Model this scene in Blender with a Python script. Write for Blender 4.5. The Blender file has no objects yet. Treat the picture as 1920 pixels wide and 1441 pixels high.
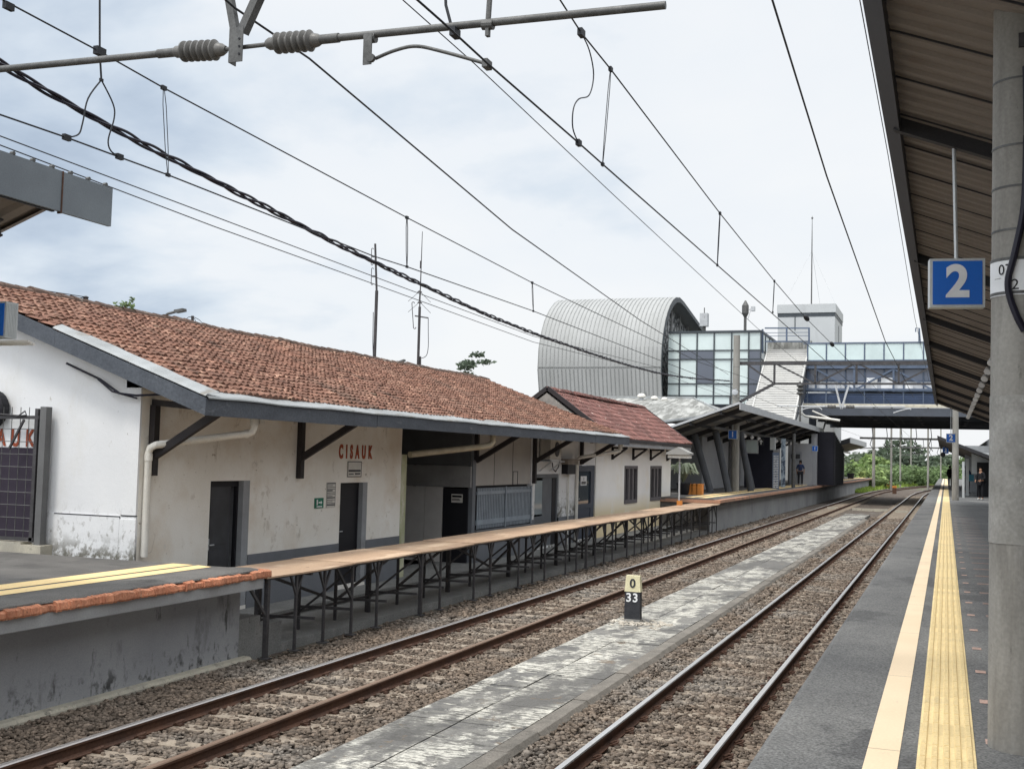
import bpy, bmesh, math, random
import numpy as np
from mathutils import Vector, Matrix

random.seed(7); rng = np.random.default_rng(11)
S = bpy.context.scene
COL = S.collection
PI = math.pi

# ------------------------------------------------------------------ camera
F_PX, YAW, PITCH, ROLL = 2147.96, 0.363137, 0.0626123, 0.0260048
CX, CY = 960.0, 720.5
fw = np.array([-math.sin(YAW)*math.cos(PITCH), math.cos(YAW)*math.cos(PITCH), math.sin(PITCH)])
rt = np.array([math.cos(YAW), math.sin(YAW), 0.0]); up = np.cross(rt, fw)
r2 = rt*math.cos(ROLL) + up*math.sin(ROLL); u2 = up*math.cos(ROLL) - rt*math.sin(ROLL)
cam_data = bpy.data.cameras.new('camera'); cam = bpy.data.objects.new('camera', cam_data); COL.objects.link(cam)
cam.matrix_world = Matrix(((r2[0], u2[0], -fw[0], 0), (r2[1], u2[1], -fw[1], 0), (r2[2], u2[2], -fw[2], 0), (0, 0, 0, 1)))
cam_data.sensor_width = 36.0; cam_data.lens = 36.0*F_PX/1920.0
cam_data.clip_start = 0.1; cam_data.clip_end = 3000
S.camera = cam

# ------------------------------------------------------------------ light, sky
S.view_settings.view_transform = 'Standard'; S.view_settings.look = 'None'
S.view_settings.exposure = 0.02; S.view_settings.gamma = 1.0
sun_dir = Vector((-0.18, -0.40, 0.90)).normalized()
sd = bpy.data.lights.new('sun', 'SUN'); sd.energy = 2.1; sd.angle = math.radians(10); sd.color = (1.0, 0.955, 0.88)
sun = bpy.data.objects.new('sun', sd); COL.objects.link(sun)
sun.rotation_euler = sun_dir.to_track_quat('Z', 'Y').to_euler()
W = bpy.data.worlds.new('World'); S.world = W; W.use_nodes = True
wn = W.node_tree; wn.nodes.clear()
def N(nt, t, **kw):
    n = nt.nodes.new(t)
    for k, v in kw.items():
        if k.startswith('i_'): n.inputs[k[2:].replace('_', ' ')].default_value = v
        else: setattr(n, k, v)
    return n
def ramp(nt, stops, interp='LINEAR'):
    r = nt.nodes.new('ShaderNodeValToRGB'); r.color_ramp.interpolation = interp
    e = r.color_ramp.elements
    while len(e) < len(stops): e.new(0.5)
    for k, (p, c) in enumerate(stops):
        e[k].position = p; e[k].color = (c, c, c, 1) if isinstance(c, (int, float)) else (*c, 1)
    return r
def build_world():
    nt = wn; L = nt.links.new
    sky = N(nt, 'ShaderNodeTexSky', sky_type='NISHITA', sun_disc=False)
    sky.sun_elevation = math.asin(sun_dir.z); sky.sun_rotation = math.atan2(sun_dir.x, sun_dir.y)
    sky.air_density = 1.2; sky.dust_density = 2.0
    b1 = N(nt, 'ShaderNodeBackground', i_Strength=0.10); L(sky.outputs[0], b1.inputs[0])
    tc = N(nt, 'ShaderNodeTexCoord'); sp = N(nt, 'ShaderNodeSeparateXYZ'); L(tc.outputs['Generated'], sp.inputs[0])
    add = N(nt, 'ShaderNodeMath', operation='ADD'); add.inputs[1].default_value = 0.30; L(sp.outputs[2], add.inputs[0])
    mx = N(nt, 'ShaderNodeMath', operation='MAXIMUM'); mx.inputs[1].default_value = 0.12; L(add.outputs[0], mx.inputs[0])
    dv = []
    for k in (0, 1):
        d = N(nt, 'ShaderNodeMath', operation='DIVIDE'); L(sp.outputs[k], d.inputs[0]); L(mx.outputs[0], d.inputs[1]); dv.append(d)
    cb = N(nt, 'ShaderNodeCombineXYZ'); L(dv[0].outputs[0], cb.inputs[0]); L(dv[1].outputs[0], cb.inputs[1]); L(sp.outputs[2], cb.inputs[2])
    n1 = N(nt, 'ShaderNodeTexNoise', i_Scale=1.55, i_Detail=7.0, i_Roughness=0.52, i_Distortion=0.15)
    mp = N(nt, 'ShaderNodeMapping'); mp.inputs['Location'].default_value = SKY_SHIFT; L(cb.outputs[0], mp.inputs[0]); L(mp.outputs[0], n1.inputs['Vector'])
    # greyer cloud mass toward the open west side of the line, brighter to the north
    side = N(nt, 'ShaderNodeMapRange'); side.inputs['From Min'].default_value = -0.72; side.inputs['From Max'].default_value = -0.15
    side.inputs['To Min'].default_value = 0.0; side.inputs['To Max'].default_value = 0.22; L(sp.outputs[0], side.inputs['Value'])
    low = N(nt, 'ShaderNodeMapRange'); low.inputs['From Min'].default_value = 0.02; low.inputs['From Max'].default_value = 0.20
    low.inputs['To Min'].default_value = 0.16; low.inputs['To Max'].default_value = 0.0; L(sp.outputs[2], low.inputs['Value'])
    s1 = N(nt, 'ShaderNodeMath', operation='ADD'); L(n1.outputs[0], s1.inputs[0]); L(side.outputs[0], s1.inputs[1])
    s2 = N(nt, 'ShaderNodeMath', operation='ADD'); L(s1.outputs[0], s2.inputs[0]); L(low.outputs[0], s2.inputs[1])
    cr = ramp(nt, [(0.35, (0.41, 0.50, 0.63)), (0.44, (0.56, 0.655, 0.78)), (0.52, (0.74, 0.82, 0.91)), (0.60, (0.90, 0.94, 0.985)), (0.80, (0.96, 0.98, 1.0))])
    L(s2.outputs[0], cr.inputs[0])
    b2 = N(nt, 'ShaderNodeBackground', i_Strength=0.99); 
    # unseen sky round the sun direction, brightened to add fill light to the scene
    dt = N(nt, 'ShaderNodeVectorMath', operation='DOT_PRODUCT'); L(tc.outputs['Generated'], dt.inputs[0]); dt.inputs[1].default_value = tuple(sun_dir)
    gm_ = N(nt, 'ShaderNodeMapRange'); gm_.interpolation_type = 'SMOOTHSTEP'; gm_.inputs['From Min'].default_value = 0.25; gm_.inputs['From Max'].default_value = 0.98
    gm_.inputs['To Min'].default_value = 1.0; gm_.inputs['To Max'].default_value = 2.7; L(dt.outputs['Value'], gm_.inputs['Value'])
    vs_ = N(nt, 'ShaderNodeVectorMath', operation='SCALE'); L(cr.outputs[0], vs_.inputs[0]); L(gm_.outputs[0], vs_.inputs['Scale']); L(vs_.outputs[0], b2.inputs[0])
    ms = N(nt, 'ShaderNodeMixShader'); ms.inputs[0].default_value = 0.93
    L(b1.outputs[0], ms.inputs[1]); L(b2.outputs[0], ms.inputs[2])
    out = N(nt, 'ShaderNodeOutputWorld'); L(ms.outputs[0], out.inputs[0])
SKY_SHIFT = (3.1, 0.4, 0.0)
build_world()

# ------------------------------------------------------------------ helpers: survey rays (photo pixel -> point on a known plane)
RM = np.array([r2, -u2, fw])
def ray(x, y): return RM.T @ np.array([(x-CX)/F_PX, (y-CY)/F_PX, 1.0])
def onx(x, y, X): d = ray(x, y); return d*X/d[0]
def ony(x, y, Y): d = ray(x, y); return d*Y/d[1]
def onz(x, y, Z): d = ray(x, y); return d*Z/d[2]

# ------------------------------------------------------------------ helpers: materials
def mat(name, col, col2=None, scale=3.0, lo=0.35, hi=0.65, rough=0.8, metal=0.0, fine=0.12, fscale=60.0, bump=0.0, bscale=40.0,
        stains=(), cracks=None, stretch=None, rnd=0.0, spec=0.3, bdist=0.01):
    m = bpy.data.materials.new(name); m.use_nodes = True
    nt = m.node_tree; L = nt.links.new; b = nt.nodes['Principled BSDF']
    b.inputs['Roughness'].default_value = rough; b.inputs['Metallic'].default_value = metal
    b.inputs['Specular IOR Level'].default_value = spec
    tc = N(nt, 'ShaderNodeTexCoord'); src = tc.outputs['Object']
    if stretch:
        mp = N(nt, 'ShaderNodeMapping'); mp.inputs['Scale'].default_value = stretch; L(src, mp.inputs[0]); vec = mp.outputs[0]
    else: vec = src
    n1 = N(nt, 'ShaderNodeTexNoise', i_Scale=scale, i_Detail=6.0, i_Roughness=0.6); L(vec, n1.inputs['Vector'])
    r1 = ramp(nt, [(lo, 0.0), (hi, 1.0)]); L(n1.outputs[0], r1.inputs[0])
    mix = N(nt, 'ShaderNodeMix', data_type='RGBA'); mix.inputs[6].default_value = (*col, 1)
    c2 = col2 if col2 else tuple(c*0.8 for c in col)
    mix.inputs[7].default_value = (*c2, 1); L(r1.outputs[0], mix.inputs[0]); cur = mix.outputs[2]
    for stain in stains:
        (sc, l, h, sc_col, st) = stain[:5]
        n = N(nt, 'ShaderNodeTexNoise', i_Scale=sc, i_Detail=8.0, i_Roughness=0.65)
        if st:
            mp = N(nt, 'ShaderNodeMapping'); mp.inputs['Scale'].default_value = st; mp.inputs['Location'].default_value = (sc, 3*l, 7*h); L(src, mp.inputs[0]); L(mp.outputs[0], n.inputs['Vector'])
        else: L(src, n.inputs['Vector'])
        r = ramp(nt, [(l, 0.0), (h, 1.0)]); L(n.outputs[0], r.inputs[0])
        msk = r.outputs[0]
        if len(stain) > 5:   # growth that keeps to one height band of the wall
            sx_ = N(nt, 'ShaderNodeSeparateXYZ'); L(src, sx_.inputs[0])
            zr = N(nt, 'ShaderNodeMapRange'); zr.inputs['From Min'].default_value = stain[5]; zr.inputs['From Max'].default_value = stain[6]; zr.inputs['To Min'].default_value = 1.0; zr.inputs['To Max'].default_value = 0.0; L(sx_.outputs[2], zr.inputs['Value'])
            ml = N(nt, 'ShaderNodeMath', operation='MULTIPLY'); L(r.outputs[0], ml.inputs[0]); L(zr.outputs[0], ml.inputs[1]); msk = ml.outputs[0]
        mm = N(nt, 'ShaderNodeMix', data_type='RGBA'); L(msk, mm.inputs[0]); L(cur, mm.inputs[6]); mm.inputs[7].default_value = (*sc_col, 1); cur = mm.outputs[2]
    if cracks:
        sc, wd, thr, ccol = cracks
        nd = N(nt, 'ShaderNodeTexNoise', i_Scale=sc*2.5, i_Detail=4.0); L(src, nd.inputs['Vector'])
        va = N(nt, 'ShaderNodeVectorMath', operation='SCALE'); va.inputs['Scale'].default_value = 0.5/sc; L(nd.outputs['Color'], va.inputs[0])
        vb = N(nt, 'ShaderNodeVectorMath', operation='ADD'); L(src, vb.inputs[0]); L(va.outputs[0], vb.inputs[1])
        vo = N(nt, 'ShaderNodeTexVoronoi', feature='DISTANCE_TO_EDGE', i_Scale=sc); L(vb.outputs[0], vo.inputs['Vector'])
        r = ramp(nt, [(0.0, 1.0), (wd, 0.0)]); L(vo.outputs['Distance'], r.inputs[0])
        nm = N(nt, 'ShaderNodeTexNoise', i_Scale=sc*1.3, i_Detail=2.0); L(src, nm.inputs['Vector']); r3 = ramp(nt, [(thr, 0.0), (thr+.06, 1.0)]); L(nm.outputs[0], r3.inputs[0])
        ml = N(nt, 'ShaderNodeMath', operation='MULTIPLY'); L(r.outputs[0], ml.inputs[0]); L(r3.outputs[0], ml.inputs[1])
        mm = N(nt, 'ShaderNodeMix', data_type='RGBA'); L(ml.outputs[0], mm.inputs[0]); L(cur, mm.inputs[6]); mm.inputs[7].default_value = (*ccol, 1); cur = mm.outputs[2]
    if fine > 0:
        nf = N(nt, 'ShaderNodeTexNoise', i_Scale=fscale, i_Detail=3.0); L(src, nf.inputs['Vector'])
        mr = N(nt, 'ShaderNodeMapRange'); mr.inputs['From Min'].default_value = 0.25; mr.inputs['From Max'].default_value = 0.75
        mr.inputs['To Min'].default_value = 1-fine; mr.inputs['To Max'].default_value = 1+fine; L(nf.outputs[0], mr.inputs['Value'])
        vm = N(nt, 'ShaderNodeVectorMath', operation='SCALE'); L(cur, vm.inputs[0]); L(mr.outputs[0], vm.inputs['Scale']); cur = vm.outputs[0]
    if rnd > 0:
        at = N(nt, 'ShaderNodeAttribute', attribute_name='rnd')
        mr = N(nt, 'ShaderNodeMapRange'); mr.inputs['To Min'].default_value = 1-rnd; mr.inputs['To Max'].default_value = 1+rnd; L(at.outputs['Fac'], mr.inputs['Value'])
        vm = N(nt, 'ShaderNodeVectorMath', operation='SCALE'); L(cur, vm.inputs[0]); L(mr.outputs[0], vm.inputs['Scale']); cur = vm.outputs[0]
    L(cur, b.inputs['Base Color'])
    if bump > 0:
        nb = N(nt, 'ShaderNodeTexNoise', i_Scale=bscale, i_Detail=5.0); L(src, nb.inputs['Vector'])
        bp = N(nt, 'ShaderNodeBump', i_Strength=bump, i_Distance=bdist); L(nb.outputs[0], bp.inputs['Height']); L(bp.outputs[0], b.inputs['Normal'])
    return m
def leaf_mat(name, c1, c2, rnd=0.45):
    m = mat(name, c1, c2, 0.6, rough=0.6, fine=0.2, fscale=3, rnd=rnd); nt = m.node_tree; b = nt.nodes['Principled BSDF']
    tr = N(nt, 'ShaderNodeBsdfTranslucent'); src = b.inputs['Base Color'].links[0].from_socket; nt.links.new(src, tr.inputs[0])
    mx = N(nt, 'ShaderNodeMixShader'); mx.inputs[0].default_value = 0.4; nt.links.new(b.outputs[0], mx.inputs[1]); nt.links.new(tr.outputs[0], mx.inputs[2])
    out = [n for n in nt.nodes if n.type == 'OUTPUT_MATERIAL'][0]; nt.links.new(mx.outputs[0], out.inputs[0]); return m
def glass_mat(name, col, rough=0.08, alpha_mix=0.0, spec=0.6, metal=0.0):
    m = mat(name, col, rough=rough, fine=0.03, spec=spec, metal=metal, scale=0.4)
    return m

# ------------------------------------------------------------------ helpers: mesh building
ORG = {}
class MB:
    def __init__(s): s.v = []; s.f = []; s.r = []; s.mi = []
    def add(s, vs, fs, r=None, mi=0):
        o = len(s.v); s.v += [tuple(p) for p in vs]
        for k, f in enumerate(fs): s.f.append(tuple(i+o for i in f)); s.r.append(0.5 if r is None else r); s.mi.append(mi)
        return s
    def box(s, x0, x1, y0, y1, z0, z1, r=None, mi=0):
        if x1 < x0: x0, x1 = x1, x0
        if y1 < y0: y0, y1 = y1, y0
        if z1 < z0: z0, z1 = z1, z0
        v = [(x0,y0,z0),(x1,y0,z0),(x1,y1,z0),(x0,y1,z0),(x0,y0,z1),(x1,y0,z1),(x1,y1,z1),(x0,y1,z1)]
        return s.add(v, [(0,3,2,1),(4,5,6,7),(0,1,5,4),(1,2,6,5),(2,3,7,6),(3,0,4,7)], r, mi)
    def bar(s, p, q, w, h, r=None, upv=(0,0,1)):
        p = Vector(p); q = Vector(q); d = (q-p).normalized(); u = Vector(upv)
        if abs(d.dot(u)) > 0.98: u = Vector((0,1,0))
        a = d.cross(u).normalized(); b = a.cross(d).normalized()
        v = []
        for c in (p, q):
            for (i, j) in ((-1,-1),(1,-1),(1,1),(-1,1)): v.append(c + a*(i*w/2) + b*(j*h/2))
        return s.add(v, [(0,1,2,3),(7,6,5,4),(0,4,5,1),(1,5,6,2),(2,6,7,3),(3,7,4,0)], r)
    def tube(s, pts, rad, n=8, caps=True):
        pts = [Vector(p) for p in pts]; rads = rad if isinstance(rad, (list, tuple)) else [rad]*len(pts)
        vs = []; pa = None
        for k, p in enumerate(pts):
            d = (pts[min(k+1, len(pts)-1)] - pts[max(k-1, 0)])
            d = d.normalized() if d.length > 1e-9 else Vector((0,0,1))
            if pa is None:
                u = Vector((0,0,1)) if abs(d.z) < 0.9 else Vector((1,0,0)); a = d.cross(u).normalized()
            else:
                a = (pa - d*pa.dot(d)); a = a.normalized() if a.length > 1e-6 else d.orthogonal().normalized()
            pa = a; b = d.cross(a)
            for i in range(n):
                t = 2*PI*i/n; vs.append(p + (a*math.cos(t) + b*math.sin(t))*rads[k])
        fs = []
        for k in range(len(pts)-1):
            for i in range(n):
                j = (i+1) % n; fs.append((k*n+i, k*n+j, (k+1)*n+j, (k+1)*n+i))
        if caps: fs.append(tuple(range(n-1, -1, -1))); fs.append(tuple((len(pts)-1)*n+i for i in range(n)))
        return s.add(vs, fs)
    def lathe(s, p, axis, prof, n=16):
        p = Vector(p); d = Vector(axis).normalized(); pts = [p + d*t for t, r in prof]
        a = d.orthogonal().normalized(); b = d.cross(a); vs = []
        for (t, r) in prof:
            for i in range(n): w = 2*PI*i/n; vs.append(p + d*t + (a*math.cos(w)+b*math.sin(w))*r)
        fs = []
        for k in range(len(prof)-1):
            for i in range(n): j = (i+1) % n; fs.append((k*n+i, k*n+j, (k+1)*n+j, (k+1)*n+i))
        fs.append(tuple(range(n-1, -1, -1))); fs.append(tuple((len(prof)-1)*n+i for i in range(n)))
        return s.add(vs, fs)
    def prism(s, poly, e, axis='y', a0=0, a1=1, r=None):
        # poly in the two other axes, extruded along axis from a0 to a1
        def P(u, w, t):
            return {'y': (u, t, w), 'x': (t, u, w), 'z': (u, w, t)}[axis]
        n = len(poly); vs = [P(u, w, a0) for u, w in poly] + [P(u, w, a1) for u, w in poly]
        fs = [tuple(range(n)), tuple(range(2*n-1, n-1, -1))] + [(i, i+n, (i+1) % n + n, (i+1) % n) for i in range(n)]
        return s.add(vs, fs, r)
    def quad(s, a, b, c, d, r=None): return s.add([a, b, c, d], [(0,1,2,3)], r)
    def build(s, name, m, parent=None, smooth=False, fix=True, mats=None):
        me = bpy.data.meshes.new(name)
        o = ORG.get(parent.name, (0,0,0)) if parent else (0,0,0)
        va = np.array(s.v, dtype=float) - np.array(o)
        me.from_pydata([tuple(p) for p in va], [], s.f)
        for mm in ([m] if mats is None else mats): me.materials.append(mm)
        if mats: me.polygons.foreach_set('material_index', s.mi)
        at = me.attributes.new('rnd', 'FLOAT', 'FACE'); at.data.foreach_set('value', s.r)
        if fix:
            bm = bmesh.new(); bm.from_mesh(me); bmesh.ops.recalc_face_normals(bm, faces=bm.faces); bm.to_mesh(me); bm.free()
        if smooth:
            me.polygons.foreach_set('use_smooth', [True]*len(me.polygons))
            try: me.set_sharp_from_angle(angle=math.radians(40))
            except Exception: pass
        ob = bpy.data.objects.new(name, me); COL.objects.link(ob)
        if parent: ob.parent = parent; ORG[ob.name] = o
        me.update()
        return ob
def thing(name, label, cat, loc=(0,0,0), group=None):
    o = bpy.data.objects.new(name, None); COL.objects.link(o); o.location = loc; o.empty_display_size = 0.2
    o['label'] = label; o['category'] = cat
    if group: o['group'] = group
    ORG[o.name] = tuple(loc); return o
def tag(o, label, cat, group=None):
    o['label'] = label; o['category'] = cat
    if group: o['group'] = group
    return o
def struct(o): o['kind'] = 'structure'; return o
def stuff(o): o['kind'] = 'stuff'; return o
def copy_tree(o, parent=None):
    c = o.copy(); COL.objects.link(c)
    if parent: c.parent = parent; ORG[c.name] = ORG.get(o.name, (0,0,0))
    for ch in list(o.children): copy_tree(ch, c)
    return c
def text_mesh(body, size, bold=0.0, extrude=0.004, sx=1.0, spacing=1.0):
    cu = bpy.data.curves.new('lettering', 'FONT'); cu.body = body; cu.size = size; cu.extrude = extrude; cu.offset = bold
    cu.align_x = 'CENTER'; cu.align_y = 'CENTER'; cu.space_character = spacing
    ob = bpy.data.objects.new('lettering', cu); COL.objects.link(ob)
    dg = bpy.context.evaluated_depsgraph_get(); me = bpy.data.meshes.new_from_object(ob.evaluated_get(dg))
    vs = [(v.co.x*sx, v.co.y, v.co.z) for v in me.vertices]; fs = [tuple(p.vertices) for p in me.polygons]
    bpy.data.objects.remove(ob); bpy.data.curves.remove(cu); bpy.data.meshes.remove(me)
    return vs, fs
def lettering(name, body, size, c, right, upv, m, parent, **kw):
    vs, fs = text_mesh(body, size, **kw); R = Vector(right).normalized(); U = Vector(upv).normalized(); Nn = R.cross(U); c = Vector(c)
    mb = MB(); mb.add([c + R*x + U*y + Nn*z for x, y, z in vs], fs)
    return mb.build(name, m, parent, fix=False)
def wall_grid(mb, plane, c0, c1, a0, a1, z0, z1, openings):
    # a slab wall with rectangular openings; plane 'x': slab between x=c0..c1 running along y from a0 to a1
    xs = sorted(set([a0, a1] + [o[0] for o in openings] + [o[1] for o in openings]))
    for i in range(len(xs)-1):
        l, r = xs[i], xs[i+1]; mid = (l+r)/2
        holes = sorted([(o[2], o[3]) for o in openings if o[0] < mid < o[1]]); z = z0
        for (h0, h1) in holes + [(z1, z1)]:
            if h0 - z > 1e-4:
                if plane == 'x': mb.box(c0, c1, l, r, z, h0)
                else: mb.box(l, r, c0, c1, z, h0)
            z = h1
    return mb
# ------------------------------------------------------------------ materials
m_ground = mat('ground_soil', (0.16,0.14,0.11), (0.11,0.10,0.08), 2.0, fine=0.3, fscale=25, bump=0.5, bscale=30)
m_bed = mat('ballast_bed', (0.15,0.122,0.10), (0.075,0.062,0.052), 9.0, 0.3, 0.7, fine=0.55, fscale=34, bump=1.0, bscale=26, bdist=0.04, rough=0.95,
            stains=[(0.5, 0.55, 0.75, (0.17,0.165,0.155), None)])
m_stone = mat('ballast_stone', (0.175,0.135,0.103), (0.135,0.108,0.086), 1.2, fine=0.25, fscale=40, rnd=0.5, rough=0.95,
              stains=[(0.45, 0.50, 0.66, (0.19,0.17,0.148), None)])
m_asph = mat('platform_asphalt', cracks=(0.35, .006, .56, (.06,.06,.06)), col=(0.15,0.15,0.147), col2=(0.115,0.115,0.115), scale=1.1, lo=0.35, hi=0.7, rough=0.92, fine=0.55, fscale=62, bump=0.9, bscale=70, bdist=0.012,
             stains=[(0.55, 0.48, 0.72, (0.205,0.203,0.195), (1,0.6,1)), (2.5, 0.58, 0.78, (0.085,0.085,0.085), (1,0.5,1)), (0.7, 0.585, 0.60, (0.10,0.10,0.10), (1,.7,1)), (6, 0.68, 0.72, (0.06,0.06,0.058), None)])
m_asph1 = mat('old_asphalt', (0.155,0.148,0.138), (0.085,0.08,0.076), 0.9, 0.3, 0.7, rough=0.95, fine=0.32, fscale=70, bump=0.5, bscale=80,
             stains=[(2.0, 0.55, 0.72, (0.07,0.068,0.065), None)])
m_cream = mat('cream_line_paint', (0.80,0.645,0.455), (0.75,0.60,0.415), 1.5, rough=0.7, fine=0.05, fscale=60, stains=[(9, 0.64, 0.78, (0.5,0.42,0.32), (1,0.3,1)), (2.5, 0.58, 0.75, (0.66,0.53,0.38), (1,.4,1)), (45, 0.68, 0.72, (0.3,0.27,0.22), None)])
m_tact = mat('tactile_tile', (0.76,0.605,0.325), (0.70,0.555,0.30), 2.5, rough=0.6, fine=0.10, fscale=50, bump=0.15, bscale=90, rnd=.13, stains=[(14, 0.62, 0.80, (0.42,0.34,0.2), None), (2.2, 0.58, 0.78, (0.55,0.45,0.27), (1,.6,1)), (40, 0.66, 0.72, (0.3,0.26,0.18), None)])
m_yel1 = mat('worn_yellow_line', (0.86,0.64,0.31), (0.78,0.58,0.30), 3, rough=0.75, fine=0.1, stains=[(12, 0.62, 0.8, (0.30,0.24,0.15), None)])
m_fade = mat('faded_floor_paint', (0.50,0.33,0.27), (0.36,0.26,0.22), 14, rough=0.9, fine=0.3, fscale=70)
m_conc = mat('concrete_plain', (0.33,0.32,0.30), (0.25,0.245,0.235), 1.5, rough=0.9, fine=0.14, fscale=60, bump=0.2, bscale=60, stains=[(3, 0.58, 0.75, (0.14,0.135,0.13), None)])
m_wallgrey = mat('grey_plaster', (0.36,0.365,0.375), (0.29,0.295,0.31), 0.8, rough=0.9, fine=0.10, fscale=80, bump=0.15, bscale=50,
                 stains=[(1.6, 0.60, 0.70, (0.17,0.17,0.175), (1,1,0.4)), (3.0, 0.55, 0.63, (0.06,0.06,0.06), (1,1.0,0.9), -2.74, -2.30), (9.0, 0.56, 0.66, (0.07,0.07,0.07), (1,1.0,0.8), -2.80, -2.45), (5, 0.60, 0.68, (0.10,0.10,0.10), (1,1,0.3))])
m_strip = mat('kerb_strip_concrete', (0.50,0.46,0.37), (0.36,0.335,0.28), 2, rough=0.9, fine=0.15, stains=[(7, 0.56, 0.7, (0.16,0.15,0.13), None)])
m_ledge = mat('ledge_concrete', (0.33,0.335,0.335), (0.27,0.27,0.27), 2, rough=0.9, fine=0.1)
m_brick = mat('broken_brick', (0.58,0.26,0.15), (0.44,0.18,0.105), 6, rough=0.9, fine=0.25, fscale=45, rnd=0.22, bump=0.5, bscale=45,
              stains=[(9, 0.62, 0.70, (0.07,0.05,0.04), None), (17, 0.62, 0.7, (0.60,0.36,0.24), None)])
m_rust = mat('rail_rust', (0.115,0.058,0.036), (0.075,0.042,0.03), 3, rough=0.85, fine=0.25, fscale=40, bump=0.2)
m_railtop = mat('rail_polished', (0.82,0.81,0.79), (0.70,0.67,0.64), 4, rough=0.28, metal=0.9, fine=0.05, stretch=(1,0.1,1))
m_railtop2 = mat('rail_dull', (0.30,0.21,0.155), (0.24,0.165,0.12), 4, rough=0.5, metal=0.4, fine=0.1, stretch=(1,0.1,1))
m_railtop3 = mat('rail_semi', (0.70,0.67,0.65), (0.58,0.53,0.5), 4, rough=0.32, metal=0.8, fine=0.08, stretch=(1,0.1,1))
m_sleeper = mat('sleeper_concrete', (0.34,0.285,0.225), (0.22,0.18,0.14), 5, rough=0.9, fine=0.25, fscale=40, bump=0.3)
m_clip = mat('clip_rust', (0.085,0.045,0.03), rough=0.8, fine=0.2)
m_median = mat('median_slab', (0.145,0.14,0.135), (0.10,0.098,0.095), 4, rough=0.9, fine=0.25, fscale=60, bump=0.4, bscale=50, rnd=0.12,
               stains=[(1.3, 0.46, 0.52, (0.20,0.192,0.178), None), (1.25, 0.46, 0.515, (0.54,0.52,0.46), (1.6,0.8,1)), (5.0, 0.515, 0.56, (0.185,0.178,0.16), (0.6,3.2,1)), (16.0, 0.53, 0.58, (0.17,0.165,0.15), (0.8,2.2,1)), (3.1, 0.60, 0.625, (0.50,0.48,0.42), (0.8,3.0,1)), (0.6, 0.51, 0.59, (0.135,0.13,0.122), (1.3,.45,1)), (8, 0.56, 0.62, (0.10,0.096,0.088), (.7,1.6,1)), (3.5, 0.62, 0.66, (0.165,0.135,0.105), None)])
m_kerb = mat('kerb_stone', (0.21,0.19,0.165), (0.15,0.138,0.12), 5, rough=0.95, fine=0.3, fscale=60, bump=0.5, bscale=60, rnd=0.15)
m_white = mat('white_plaster', cracks=(0.6, .005, .62, (.50,.49,.46)), col=(0.71,0.715,0.72), col2=(0.66,0.665,0.675), scale=0.9, rough=0.9, fine=0.04, fscale=60, bump=0.12, bscale=14, bdist=0.02,
              stains=[(1.3, 0.58, 0.80, (0.62,0.61,0.585), (1,1,0.45)), (7, 0.655, 0.70, (0.42,0.40,0.365), (1,1,0.6)), (26, 0.69, 0.72, (0.22,0.20,0.18), (1,1,.6)), (7, 0.44, 0.56, (0.16,0.155,0.13), (1,1,0.8), 1.30, 1.62), (14, 0.55, 0.62, (0.30,0.29,0.27), (1,1,.6), 1.4, 2.1)])
m_cream_wall = mat('aged_plaster', cracks=(0.7, .006, .60, (.46,.41,.35)), col=(0.81,0.79,0.745), col2=(0.74,0.705,0.64), scale=0.8, rough=0.9, fine=0.06, fscale=50, bump=0.15, bscale=10, bdist=0.02,
              stains=[(0.9, 0.48, 0.72, (0.64,0.565,0.47), None), (2.2, 0.62, 0.65, (0.64,0.60,0.54), None), (3.0, 0.62, 0.72, (0.52,0.475,0.41), (1,1.2,.5)), (6, 0.655, 0.70, (0.40,0.35,0.29), (1,1,1.5)), (28, 0.70, 0.74, (0.2,0.17,0.14), None)])
m_moss = mat('mossy_post_plaster', (0.50,0.50,0.36), (0.36,0.37,0.22), 3, rough=0.9, fine=0.15, stains=[(5,0.55,0.65,(0.6,0.58,0.5),(1,1,0.4))])
m_dado = mat('grey_dado_paint', (0.165,0.175,0.195), (0.14,0.15,0.165), 2, rough=0.75, fine=0.08)
m_slate = mat('slate_paint_wood', (0.085,0.095,0.112), (0.062,0.07,0.084), 3, rough=0.75, fine=0.22, fscale=30, bump=0.2, bscale=20, stretch=(1,0.4,1), stains=[(5, 0.62, 0.72, (0.14,0.15,0.165), (1,0.3,1))])
m_darkwood = mat('dark_painted_timber', (0.035,0.03,0.03), (0.025,0.022,0.024), 4, rough=0.7, fine=0.2)
m_door = mat('dark_grey_door', (0.05,0.052,0.058), (0.035,0.036,0.04), 3, rough=0.6, fine=0.1)
m_jamb = mat('door_jamb_grey', (0.30,0.31,0.325), rough=0.8, fine=0.08)
m_soffit = mat('soffit_board', (0.26,0.23,0.20), (0.20,0.175,0.15), 3, rough=0.85, fine=0.15)
m_tile = mat('clay_tile', (0.195,0.097,0.066), (0.15,0.077,0.055), 0.7, rough=0.9, fine=0.25, fscale=45, rnd=0.27, bump=0.5, bscale=40,
             stains=[(0.6, 0.50, 0.70, (0.22,0.125,0.09), None), (6.0, 0.56, 0.66, (0.39,0.235,0.165), None), (7, 0.60, 0.68, (0.085,0.055,0.045), None), (0.8, 0.54, 0.66, (0.125,0.075,0.055), (.35,1.6,.35)), (3.5, 0.62, 0.70, (0.11,0.085,0.06), (.3,2.0,.3))])
m_tile2 = mat('dark_red_tile', (0.195,0.09,0.074), (0.155,0.07,0.06), 1.5, rough=0.7, fine=0.15, rnd=0.35, stains=[(4.5, 0.60, 0.66, (0.42,0.30,0.26), (1.6,0.6,1))])
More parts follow.
